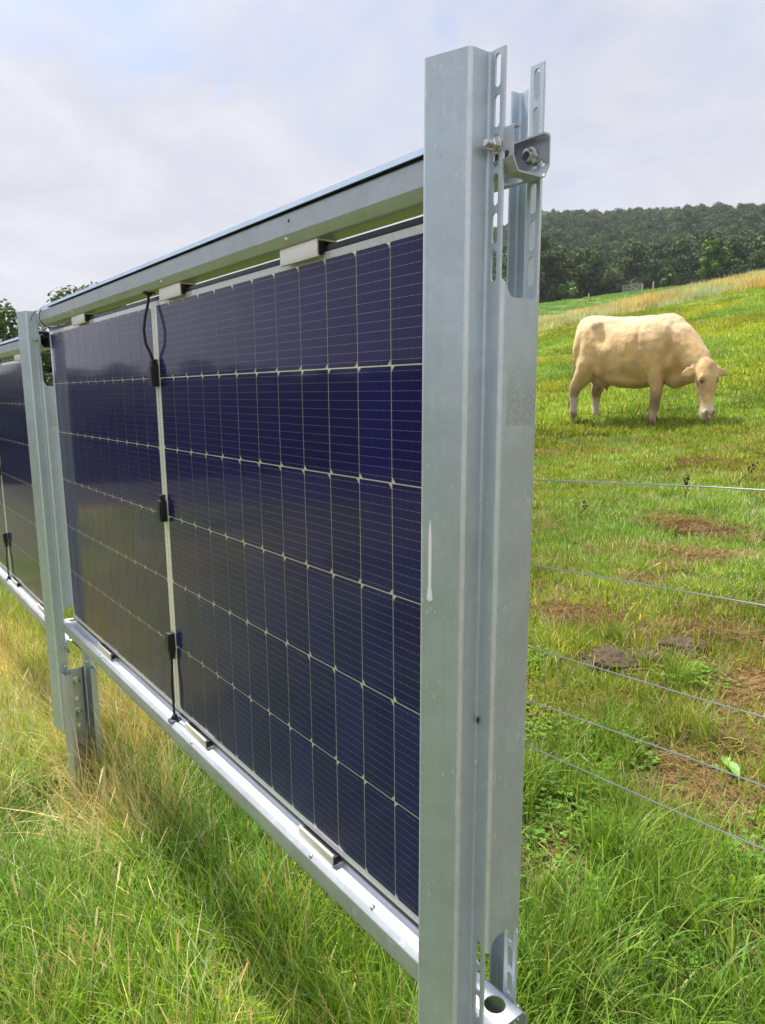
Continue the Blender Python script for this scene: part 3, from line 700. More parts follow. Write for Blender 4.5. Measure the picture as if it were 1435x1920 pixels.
def thatch(n, rad):
    B = Blades()
    for _ in range(n):
        r = rad*math.sqrt(U(0, 1)); a = U(0, 6.28); c = pick(G_DRY)*np.array([.60, .46, .36])
        B.blade(r*math.cos(a), r*math.sin(a), U(.05, .16), U(0, 6.28), U(1.25, 1.5), U(-.2, .25), U(.0015, .003), c, 3, z0=U(.002, .02))
    return B
def clover(n, rad):
    B = Blades()
    for _ in range(n):
        r = rad*math.sqrt(U(0, 1)); a = U(0, 6.28); c = np.array([.20, .34, .03])*U(.7, 1.2); p0 = np.array([r*math.cos(a), r*math.sin(a), U(.012, .05)])
        for k_ in range(3):
            t = a+k_*2.09; d = np.array([math.cos(t), math.sin(t), U(-.1, .25)])*0.0048; e = np.array([-math.sin(t), math.cos(t), 0])*0.0042
            B.quad(p0+d, d, e, c)
    return B
def src(name, B, m):
    o = bpy.data.objects.new(name, B.mesh(name, m)); return o
def scatter(name, variants, X, Y, idx, scale, tint, tilt=0.12, dz=0.0, xs=None):
    c = bpy.data.collections.new('src_'+name)
    for o in variants: c.objects.link(o)
    n = len(X); Z = ground_z(X, Y)+dz
    me = bpy.data.meshes.new(name); me.vertices.add(n); me.vertices.foreach_set('co', np.stack([X, Y, Z], -1).astype(np.float32).ravel())
    def attr(nm, typ, data, key):
        a = me.attributes.new(nm, typ, 'POINT'); a.data.foreach_set(key, data)
    attr('rot', 'FLOAT_VECTOR', np.stack([rng.normal(0, tilt, n), rng.normal(0, tilt, n), rng.uniform(0, 6.283, n)], -1).astype(np.float32).ravel(), 'vector')
    sc = np.stack([scale, scale, scale*(1 if xs is None else xs)], -1)
    attr('scl', 'FLOAT_VECTOR', sc.astype(np.float32).ravel(), 'vector'); attr('pick', 'INT', np.asarray(idx, dtype=np.int32), 'value')
    tc_ = np.ones((n, 4), np.float32); tc_[:, :3] = tint; attr('tint', 'FLOAT_COLOR', tc_.ravel(), 'color')
    g_ = bpy.data.node_groups.new('scatter_'+name, 'GeometryNodeTree')
    g_.interface.new_socket('Geometry', in_out='INPUT', socket_type='NodeSocketGeometry'); g_.interface.new_socket('Geometry', in_out='OUTPUT', socket_type='NodeSocketGeometry')
    N, Lk = g_.nodes, g_.links
    gi, go = N.new('NodeGroupInput'), N.new('NodeGroupOutput'); iop = N.new('GeometryNodeInstanceOnPoints')
    ci = N.new('GeometryNodeCollectionInfo'); ci.inputs['Collection'].default_value = c; ci.inputs['Separate Children'].default_value = True; ci.inputs['Reset Children'].default_value = True
    def named(nm, typ):
        a = N.new('GeometryNodeInputNamedAttribute'); a.data_type = typ; a.inputs['Name'].default_value = nm
        return next(s for s in a.outputs if s.enabled and s.name == 'Attribute')
    e2r = N.new('FunctionNodeEulerToRotation'); Lk.new(named('rot', 'FLOAT_VECTOR'), e2r.inputs[0])
    mp = N.new('GeometryNodeMeshToPoints'); Lk.new(gi.outputs[0], mp.inputs['Mesh']); Lk.new(mp.outputs[0], iop.inputs['Points'])
    Lk.new(ci.outputs[0], iop.inputs['Instance']); iop.inputs['Pick Instance'].default_value = True
    Lk.new(named('pick', 'INT'), iop.inputs['Instance Index']); Lk.new(e2r.outputs[0], iop.inputs['Rotation']); Lk.new(named('scl', 'FLOAT_VECTOR'), iop.inputs['Scale'])
    Lk.new(iop.outputs[0], go.inputs[0])
    o = link(name, me); o.modifiers.new('scatter', 'NODES').node_group = g_
    return tag(o, kind='stuff')
def vnoise(X, Y, s, seed):
    """smooth value noise on the ground plane"""
    r_ = np.random.default_rng(seed); G = r_.random((256, 256)); x, y = X*s+100, Y*s+100; i, j = np.floor(x).astype(int), np.floor(y).astype(int)
    u, v = x-i, y-j; u, v = u*u*(3-2*u), v*v*(3-2*v); g4 = lambda a, b: G[a % 256, b % 256]
    return (g4(i, j)*(1-u)+g4(i+1, j)*u)*(1-v)+(g4(i, j+1)*(1-u)+g4(i+1, j+1)*u)*v
def sector(n, r0, r1, a0, a1, power=1.0):
    r = (r0**(2*power)+(r1**(2*power)-r0**(2*power))*rng.random(n))**(1/(2*power)); az = rng.uniform(a0, a1, n)
    x, y = polar(az, r); return np.asarray(x), np.asarray(y), r
def soil_free(X, Y):
    k_ = np.ones(len(X), bool)
    for mx_, my_, mr in MOLES: k_ &= np.hypot(X-mx_, Y-my_) > mr*1.15
    return k_
def bare(X, Y):
    """0..1 how bare the sward is: worn patches with grass gone"""
    b = np.zeros(len(X))
    for bx, by, rx, ry in BARE: b = np.maximum(b, np.exp(-(((X-bx)/rx)**2+((Y-by)/ry)**2)**2))
    w = vnoise(X, Y, 1.9, 71)*.6+vnoise(X, Y, 5.0, 72)*.4
    b = np.maximum(b, .9*smooth01((w-.66)/.09)*(Y > .9))
    return b
MOLES = [(-1.19, 2.22, 0.14), (-1.08, 2.37, 0.095), (-0.98, 2.55, 0.12), (-1.545, 2.03, 0.08)]
BARE = [(-0.50, 2.40, .30, .22), (-0.36, 1.55, .24, .20), (-0.46, .93, .13, .11), (-1.60, 2.62, .42, .16), (-1.0, 2.75, .25, .10), (-2.36, 3.2, .16, .12), (-0.60, 1.75, .16, .10), (-0.75, 3.3, .25, .15), (-1.9, 4.3, .4, .2), (0.1, 1.15, .12, .1), (-0.42, 0.70, .12, .08)]

# sources -----------------------------------------------------------
v_short = [src('short_turf', clump(.17, 150, .030, .080, .0028, .0050, G_PAST, .16, (.1, .9), (.2, 1.4), 3), GRASS) for _ in range(4)]
v_lush = [src('long_tuft', clump(.075, 85, .16, .36, .0028, .0052, G_FRESH, .04, (.05, .45), (.4, 1.7), 6), GRASS) for _ in range(3)]+[src('broad_tuft', clump(.07, 34, .14, .32, .006, .0105, G_FRESH, .03, (.1, .6), (.5, 1.8), 7), GRASS) for _ in range(2)]
v_mid = [src('meadow_tuft', clump(.12, 100, .07, .22, .0026, .0052, G_FRESH+G_PAST[:2], .10, (.05, .8), (.3, 1.8), 5), GRASS) for _ in range(4)]+[src('broad_meadow_tuft', clump(.12, 40, .08, .22, .006, .010, G_FRESH, .06, (.1, .9), (.4, 1.8), 6), GRASS)]
v_far = [src('far_turf', clump(.30, 170, .05, .11, .010, .018, G_PAST, .12, (.2, .8), (.2, 1.0), 2), GRASS) for _ in range(3)]
v_stalk = [src('seed_stalk', stalks(7, .22, .50, .10), STRAW) for _ in range(4)]
v_straw = [src('straw_tuft', clump(.09, 80, .10, .30, .0016, .0030, G_DRY, .9, (.05, .8), (.1, 1.4), 4), STRAW) for _ in range(3)]
v_thatch = [src('thatch', thatch(130, .14), STRAW) for _ in range(3)]
v_clover = [src('clover', clover(70, .10), GRASS) for _ in range(2)]
v_dryfar = [src('far_straw', clump(.45, 160, .15, .40, .012, .022, G_DRY, .8, (.05, .5), (.1, .8), 2), STRAW) for _ in range(3)]

def tint_of(X, Y, base=(1, 1, 1), amp=.28, seed=3):
    a = vnoise(X, Y, 1.3, seed); b = vnoise(X, Y, .45, seed+1); t = 1+amp*(a-.5)*1.6
    yel = 1+.5*(b-.5)
    return np.stack([base[0]*t*yel, base[1]*t, base[2]*t/yel], -1)
# pasture side and field side of the fence are split by Y=0
# 1 short pasture turf close by
X, Y, r = sector(6200, 1.0, 9.5, -36, 40, .62); kq = (Y > .15) & soil_free(X, Y) & (rng.random(len(X)) > bare(X, Y)*1.1); X, Y, r = X[kq], Y[kq], r[kq]
lush_m = vnoise(X, Y, .8, 21)
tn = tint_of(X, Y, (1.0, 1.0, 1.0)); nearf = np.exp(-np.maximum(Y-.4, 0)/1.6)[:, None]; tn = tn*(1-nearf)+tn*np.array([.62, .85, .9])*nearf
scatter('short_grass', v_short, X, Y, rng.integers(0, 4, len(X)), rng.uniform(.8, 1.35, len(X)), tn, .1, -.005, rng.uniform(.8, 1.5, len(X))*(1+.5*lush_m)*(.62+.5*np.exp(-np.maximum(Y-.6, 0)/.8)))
# 2 long lush tufts on the pasture side along the fence
X, Y, r = sector(9000, 1.2, 6.5, -34, 40, .7)
dens = np.exp(-np.maximum(Y-.55, 0)/.75)*.85+.16*(vnoise(X, Y, 1.5, 5) > .63)*np.exp(-np.maximum(Y-1.8, 0)/.8)
kq = (Y > .12) & (rng.random(len(X)) < dens*.55) & soil_free(X, Y) & (rng.random(len(X)) > bare(X, Y)*1.6); X, Y, r = X[kq], Y[kq], r[kq]
sc = rng.uniform(.55, 1.1, len(X))*(.55+.5*np.exp(-np.maximum(Y-.7, 0)/.8))
scatter('long_grass', v_lush, X, Y, rng.integers(0, 5, len(X)), sc, tint_of(X, Y, (1.15, 1.16, 1.05), .35, 8), .18)
# 3 meadow on the viewer's side
X, Y, r = sector(16000, .7, 9, -46, 26, .62); X2, Y2, r2_ = sector(13000, .9, 15, -112, -46, .7)
X, Y, r = np.concatenate([X, X2]), np.concatenate([Y, Y2]), np.concatenate([r, r2_]); kq = Y < .28; X, Y, r = X[kq], Y[kq], r[kq]
dry = smooth01((-X-1.9)/1.2)*smooth01((vnoise(X, Y, .9, 31)-.18)/.5)
dry = np.maximum(dry, np.exp(-(((X+2.3)/.55)**2+((Y-.22)/.28)**2)))
tn = tint_of(X, Y, (1.05, 1.08, 1.0), .4, 12); tn = tn*(1+dry[:, None]*np.array([.60, .36, .9]))
near_foot = np.exp(-(((X+2.08)/.36)**2+((Y+.14)/.30)**2)**2)
scatter('meadow_grass', v_mid, X, Y, rng.integers(0, 5, len(X)), rng.uniform(.75, 1.35, len(X))*(1-.68*near_foot), tn, .2, 0, rng.uniform(.8, 1.25, len(X)))
kq = rng.random(len(X)) < (.05+.62*dry)*(1-near_foot); Xs, Ys = X[kq], Y[kq]
scatter('straw_grass', v_straw, Xs, Ys, rng.integers(0, 3, len(Xs)), rng.uniform(.7, 1.35, len(Xs)), tint_of(Xs, Ys, (1.05, 1.05, .92), .3, 14), .3)
Xs, Ys = np.concatenate([rng.normal(-2.50, .26, 130), rng.normal(-1.75, .2, 30)]), np.concatenate([rng.normal(.33, .12, 130), rng.normal(.12, .10, 30)])
scatter('straw_by_the_post', v_straw, Xs, Ys, rng.integers(0, 3, len(Xs)), rng.uniform(.9, 1.65, len(Xs)), tint_of(Xs, Ys, (1.15, 1.12, .95), .3, 16), .3)
kq = rng.random(len(X)) < .032+.16*dry; Xs, Ys = X[kq], Y[kq]
scatter('seed_stalks', v_stalk, Xs, Ys, rng.integers(0, 4, len(Xs)), rng.uniform(.55, 1.05, len(Xs)), tint_of(Xs, Ys, (1.1, 1.05, 1.0), .3, 15), .15)
# 4 thatch, clover and odd straws in the worn patches
X, Y, r = sector(8000, 1.2, 9, -5, 40, .75); bb = bare(X, Y); kq = (Y > .3) & (rng.random(len(X)) < bb*.8+.06) & soil_free(X, Y); X, Y = X[kq], Y[kq]
scatter('dead_thatch', v_thatch, X, Y, rng.integers(0, 3, len(X)), rng.uniform(.7, 1.2, len(X)), tint_of(X, Y, (.85, .8, .8), .3, 17), .05)
X, Y, r = sector(260, 1.8, 3.6, 5, 36); kq = (Y > .5) & (vnoise(X, Y, 2.6, 44) > .72); X, Y = X[kq], Y[kq]
scatter('clover', v_clover, X, Y, rng.integers(0, 2, len(X)), rng.uniform(.8, 1.3, len(X)), tint_of(X, Y, (1, 1, 1), .2, 18), .05, .01)
X, Y, r = sector(520, 1.6, 9, 3, 38, .6); kq = (Y > .3) & (rng.random(len(X)) < .35); X, Y = X[kq], Y[kq]
scatter('dead_straws', [v_stalk[0].copy(), v_straw[0].copy()], X, Y, rng.integers(0, 2, len(X)), rng.uniform(.35, .7, len(X)), tint_of(X, Y, (.9, .85, .8), .3, 19), .4)
# 5 farther pasture and the dry crest
X, Y, r = sector(15000, 6.5, 39, -30, 36, .55); kq = (Y > .3) & ((Y > 2) | (r > 8)); X, Y, r = X[kq], Y[kq], r[kq]
tn = tint_of(X, Y, (1.05, 1.0, .9), .35, 23); tn2 = vnoise(X, Y, .25, 29)[:, None]; tn = tn*(.86+.28*tn2)
scatter('hillside_grass', v_far, X, Y, rng.integers(0, 3, len(X)), rng.uniform(.7, 1.2, len(X))*(.55+.45*smooth01((r-6)/8)), tn, .1, -.01)
X, Y, r = sector(5200, 31, 42, -12, 36); kq = (Y > 8) & (rng.random(len(X)) < smooth01((r-32+3*(vnoise(X, Y, .3, 51)-.5))/3.5)); X, Y, r = X[kq], Y[kq], r[kq]
scatter('dry_crest_grass', v_dryfar, X, Y, rng.integers(0, 3, len(X)), rng.uniform(.6, 1.2, len(X)), tint_of(X, Y, (1.06, 1.08, .98), .3, 53), .1, -.02)
X, Y, r = sector(260, 13, 33, 2, 36, .8); kq = vnoise(X, Y, .5, 61) > .55; X, Y, r = X[kq], Y[kq], r[kq]
scatter('scattered_straw', v_dryfar, X, Y, rng.integers(0, 3, len(X)), rng.uniform(.2, .4, len(X)), tint_of(X, Y, (.9, .95, .7), .3, 63), .2)

# ------------------------------------------------------------------ molehills, dock, dead stalks
m, q, p = mat('fresh_soil'); tc = q.new('ShaderNodeTexCoord'); n = q.noise(tc.outputs['Object'], 70, 6, .7)
q.l.new(q.ramp(n, [(.3, (.026, .016, .009)), (.7, (.105, .068, .042))]), p.inputs['Base Color']); p.inputs['Roughness'].default_value = .95; SOIL = m
ML = ['wide brown molehill left of the two smaller heaps, under the middle wire', 'small round molehill joined between the wide heap and the far heap', 'farthest of the three joined molehills, with grass growing round its back', 'small lone soil heap at the edge of the near post']
for (x, y, rad), lb in zip(MOLES, ML):
    bm = bmesh.new(); bmesh.ops.create_icosphere(bm, subdivisions=5, radius=1.0); ph = U(0, 9)
    from mathutils import noise as mn
    vs = []
    for v in bm.verts:
        d = v.co.copy(); k_ = 1+.26*mn.noise(d*1.4+Vector((ph, 0, 0)))+.12*mn.noise(d*4+Vector((0, ph, 0)))+.10*mn.noise(d*11)+.10*mn.noise(d*24)
        v.co = Vector((d.x*rad*k_*1.15, d.y*rad*k_, max(-.35, d.z)*rad*k_*.46))
    me = bpy.data.meshes.new('molehill'); bm.to_mesh(me); bm.free(); me.materials.append(SOIL); me.polygons.foreach_set('use_smooth', [True]*len(me.polygons))
    tag(link('molehill', me, None, (x, y, gz(x, y))), lb, 'molehill', 'molehills in the pasture')
def leaf_mesh(L, w, cup, n=9):
    v, f = [], []
    for i in range(n+1):
        t = i/n; ww = w*math.sin(math.pi*min(1, t*.96+.04))**.7*(1-.25*t); x = L*t; z = .35*L*t-cup*L*t*t
        for j in (-1, -.5, 0, .5, 1): v.append((x, j*ww, z+abs(j)*ww*.35+.003*math.sin(t*30)*abs(j)))
    for i in range(n):
        for j in range(4): f.append((i*5+j, i*5+j+1, i*5+j+6, i*5+j+5))
    return v, f
dock = thing('dock_plant', 'broad pale green dock leaf lying in the grass beside the fourth wire', 'plant', (-0.37, 1.73, gz(-.37, 1.73)))
DOCK = plain('dock_leaf', (.15, .29, .05), .5, var=.3, scale=40)
for i, (L, az, w) in enumerate(((.10, -.6, .024), (.075, 1.9, .017), (.065, .7, .015), (.06, 3.6, .014), (.06, 4.7, .013), (.05, 2.7, .012))):
    v, f = leaf_mesh(L, w, .45); o = link('leaf', mesh_from('leaf', v, f, DOCK, 180), dock, (0, 0, .055-.01*i)); o.rotation_euler = (0, 0, az)
DEAD = plain('dead_stem', (.06, .035, .022), .85, var=.4)
def dead_stalk(x, y, h, lb, lean, heads):
    t = thing('dead_stalk', lb, 'weed', (x, y, gz(x, y))); pts = [(lean*h*(i/8)**1.5+.01*math.sin(i*1.7), .006*math.cos(i*2.1), h*i/8) for i in range(9)]
    mb = MB().tube(pts, [.004-.0003*i for i in range(9)], 6)
    for i in range(3, 8):
        a = i*2.4; b = Vector(pts[i]); mb.tube([b, b+Vector((math.cos(a)*.02, math.sin(a)*.02, .02)), b+Vector((math.cos(a)*.035, math.sin(a)*.035, .05))], .0018, 5)
    mb.build('stem', [DEAD], t)
    mb = MB()
    for i in range(heads):
        a = i*2.4; k_ = 5+(i*3/heads); b = Vector(pts[min(8, int(k_))]); c = b+Vector((math.cos(a)*.012, math.sin(a)*.012, .01+.015*(i % 3)))
        mb.lathe(c, (math.cos(a)*.5, math.sin(a)*.5, 1), [(0, 0), (.007, .005), (.008, .012), (.004, .02), (0, .021)], 7)
    mb.build('seed_heads', [DEAD], t); return t
dead_stalk(-2.33, 4.78, .20, 'dark brown dead dock stalk crossing the topmost wire', .05, 14)
dead_stalk(-2.20, 5.35, .20, 'reddish dead weed at the right edge of the photo above the top wire', .9, 9)
dead_stalk(-2.88, 4.10, .15, 'thin leaning dead stem in the grass just right of the near post', .8, 5)

# ------------------------------------------------------------------ trees
BARK = plain('bark', (.10, .075, .05), .9, var=.35, scale=14, bump=.6)
def crown(blobs, n, leaf, cols, m, seed):
    """leaf-sized faces spread through the volume of many overlapping clumps"""
    r_ = np.random.default_rng(seed); bl = np.array([b[:3] for b in blobs]); br = np.array([b[3] for b in blobs]); pr = br**2/np.sum(br**2)
    i = r_.choice(len(blobs), n, p=pr); d = r_.normal(size=(n, 3)); d /= np.linalg.norm(d, axis=1)[:, None]
    rad = br[i]*(r_.random(n)**.28)*(1+.10*r_.normal(size=n)); P = bl[i]+d*rad[:, None]*np.array([1, 1, .82])
    nrm = d+r_.normal(0, .55, (n, 3)); nrm[:, 2] += .35; nrm /= np.linalg.norm(nrm, axis=1)[:, None]
    a = np.cross(nrm, r_.normal(size=(n, 3))); a /= np.linalg.norm(a, axis=1)[:, None]; b = np.cross(nrm, a)
    s = leaf*r_.uniform(.6, 1.3, n)[:, None]; a = a*s; b = b*s*.62
    V_ = np.stack([P-a, P-b*.9+nrm*s*.12, P+a, P+b*.9+nrm*s*.12], 1).reshape(-1, 3); F_ = np.arange(4*n).reshape(n, 4)
    bc = np.array(cols)[r_.integers(0, len(cols), len(blobs))][i]*r_.uniform(.75, 1.25, (n, 1))
    me = mesh_from('crown', V_, F_, m, None); set_col(me, np.repeat(bc, 4, 0)); return me
def blobs_for(h, w, n, seed, low=.25):
    r_ = random.Random(seed); o = []
    for i in range(n):
        t = r_.random(); z = h*(low+(1-low)*t); env = math.sin(math.pi*min(1, .18+.78*t))**.7; a = r_.uniform(0, 6.28); rr = w*.5*env*math.sqrt(r_.random())
        s = w*r_.uniform(.12, .22)*(1.1-.4*t); o.append((rr*math.cos(a), rr*math.sin(a), z-s*.6, s))
    return o
def tree(name, lb, az, r, h, w, nb, nleaf, leaf, cols, seed, low=.25, group=None, cat='tree', sink=0):
    x, y = polar(az, r); x, y = float(x), float(y); t = thing(name, lb, cat, (x, y, gz(x, y)-sink), group)
    bl = blobs_for(h, w, nb, seed, low); r_ = random.Random(seed+1)
    mb = MB(); top_ = h*.72; tr = h*.025
    mb.tube([(r_.uniform(-.1, .1)*i*.3, r_.uniform(-.1, .1)*i*.3, top_*i/6-(.3 if i == 0 else 0)) for i in range(7)], [tr*(1.25-.16*i) for i in range(7)], 8)
    for b in bl[::3]:
        z0 = min(top_*.9, max(h*.12, b[2]*.55)); mb.tube([(0, 0, z0), (b[0]*.5, b[1]*.5, (z0+b[2])*.5+.1), (b[0], b[1], b[2])], [tr*.45, tr*.28, tr*.1], 5)
    mb.build('trunk', [BARK], t)
    link('crown', crown(bl, nleaf, leaf, cols, LEAF, seed), t); return t
T_DARK = [(.045, .085, .020), (.06, .105, .024), (.035, .065, .018), (.08, .125, .03)]
T_MID = [(.07, .13, .022), (.09, .155, .028), (.055, .10, .02), (.12, .18, .035)]
T_LIME = [(.085, .175, .025), (.11, .205, .03), (.065, .13, .02)]
tree('deciduous_tree', 'leafy tree whose tip rises over the top rail at left', -20.9, 44, 8.9, 6.0, 60, 17000, .14, T_MID, 3)
tree('deciduous_tree', 'round green tree at the left edge behind the far post', -26.6, 36, 5.7, 6.5, 60, 16000, .125, T_MID, 5, .05)
tree('deciduous_tree', 'dark low tree seen through the gap beside the far post', -23.9, 30, 3.5, 4.6, 48, 12000, .11, T_DARK, 8, .03)
tree('deciduous_tree', 'dark broad tree in front of the forest, touching the near post', 11.6, 128, 11, 12, 60, 9000, .42, [(.05, .085, .02), (.07, .10, .022), (.04, .065, .02)], 11, .05)
tree('deciduous_tree', 'olive green tree right of the dark one, at the forest foot', 13.6, 131, 9.5, 10, 50, 6000, .40, [(.06, .10, .025), (.075, .11, .03), (.045, .075, .02)], 13, .03)
tree('deciduous_tree', 'wide low dark tree at the forest foot left of the bright bush', 15.2, 133, 8.5, 10, 44, 5000, .40, T_DARK, 17, .03)
tree('deciduous_tree', 'bright lime green tree standing before the dark wooded hill', 23.75, 118, 6.2, 4.0, 34, 3600, .24, T_LIME, 19, .25)
tree('bush', 'lime green bush at the edge of the far field', 14.2, 124, 3.2, 4.2, 20, 1500, .28, T_LIME, 23, .05, cat='bush')
tree('bush', 'pale green bush behind the far gate', 21.0, 128, 3.6, 3.8, 20, 1500, .28, [(.08, .14, .03), (.10, .17, .04)], 29, .05, cat='bush')
# the wooded hillside reads as one mass
fv = []
F_COL = [(.062, .106, .048), (.076, .124, .052), (.056, .092, .048), (.086, .132, .052), (.064, .104, .056)]
for s_ in range(6):
    bl = blobs_for(11, 9.5 if s_ % 2 else 11, 20, 70+s_, .12); o = bpy.data.objects.new('forest_tree', crown(bl, 1900, .40, [F_COL[s_ % 5], F_COL[(s_+1) % 5]], FLEAF, 90+s_)); fv.append(o)
X, Y, r = sector(6500, 136, 510, -8, 46, .95)
tn = np.clip(rng.normal(1, .20, (len(X), 1)), .6, 1.6)*np.array([1, 1, 1])*np.stack([rng.uniform(.85, 1.12, len(X)), np.ones(len(X)), rng.uniform(.85, 1.15, len(X))], -1)
scatter('hillside_forest', fv, X, Y, rng.integers(0, 6, len(X)), rng.uniform(.45, .95, len(X)), tn, .05, -.6)
X, Y, r = sector(900, 27, 34, -125, -40); tn = np.clip(rng.normal(1, .25, (len(X), 1)), .5, 1.6)*np.ones(3)
scatter('hedgerow', [o.copy() for o in fv], X, Y, rng.integers(0, 6, len(X)), rng.uniform(.24, .40, len(X)), tn*.8, .05, -.2)

X, Y, r = sector(2600, 58, 134, 2, 27, .9)
scatter('far_field_grass', v_far, X, Y, rng.integers(0, 3, len(X)), rng.uniform(2.2, 4.0, len(X)), tint_of(X, Y, (.60, .78, .8), .25, 81), .05, -.05, np.full(len(X), .6))
X, Y, r = sector(30, 0, .62, 0, 360); CWX, CWY = -4.75, 7.45
X, Y = rng.normal(CWX, .75, 46), rng.normal(CWY, .35, 46)
scatter('grass_round_hooves', v_mid, X, Y, rng.integers(0, 4, len(X)), rng.uniform(.45, .8, len(X)), tint_of(X, Y, (1.15, 1.2, .9), .3, 83), .15)

# ------------------------------------------------------------------ gate and fence posts at the far field
WOOD = plain('weathered_wood', (.42, .34, .24), .85, var=.3, scale=20); GATE = plain('gate_steel', (.30, .32, .32), .5, .3)
def at(az, r): x, y = polar(az, r); return Vector((float(x), float(y), gz(x, y)))
ga, gb = at(17.95, 112), at(19.15, 112)
gt = thing('field_gate', 'grey metal bar gate at the far field edge below the forest', 'gate', ga); ux = gb-ga; L = ux.length; ux.normalize()
mb = MB()
for i in range(6): mb.tube([ux*0+Vector((0, 0, .25+.22*i)), ux*L+Vector((0, 0, .25+.22*i))], .024, 6)
mb.build('bars', [GATE], gt)
for t_ in (0, .5, 1): MB().tube([ux*L*t_+Vector((0, 0, .15)), ux*L*t_+Vector((0, 0, 1.45))], .035, 6).build('upright', [GATE], gt)
for az, r, h, lb in ((19.3, 112, 1.35, 'pale wooden gatepost at the right end of the far gate'), (20.05, 112, 1.45, 'second pale wooden post, standing alone right of the far gate'), (23.0, 40, .55, 'thin fence post on the dry crest below the bright tree'), (26.0, 40.5, .6, 'thin fence post on the dry crest near the right edge'), (15.6, 112, 1.0, 'slim grey post at the far field edge left of the gate')):
    p0 = at(az, r); mb = MB().lathe((0, 0, -.3), (0, 0, 1), [(.10 if r > 60 else .035, 0), (.095 if r > 60 else .033, h+.2), (.05 if r > 60 else .02, h+.3), (0, h+.3)], 9)
    o = mb.build('wooden_post', [WOOD], None, 40, p0); tag(o, lb, 'fence post')

# ------------------------------------------------------------------ air
m = bpy.data.materials.new('haze'); m.use_nodes = True; q = NT(m.node_tree); q.n.clear()
vo = q.new('ShaderNodeVolumePrincipled'); vo.inputs['Color'].default_value = (.92, .95, 1.0, 1); vo.inputs['Density'].default_value = 0.00024; vo.inputs['Anisotropy'].default_value = 0.2
mo = q.new('ShaderNodeOutputMaterial'); q.l.new(vo.outputs[0], mo.inputs['Volume'])
zlo, zhi = float(V[:, 2].min())-1.0, float(V[:, 2].max())+18
hz = MB().box(-660, 660, -660, 660, zlo, zhi).build('haze', [m], None, None); tag(hz, kind='stuff')

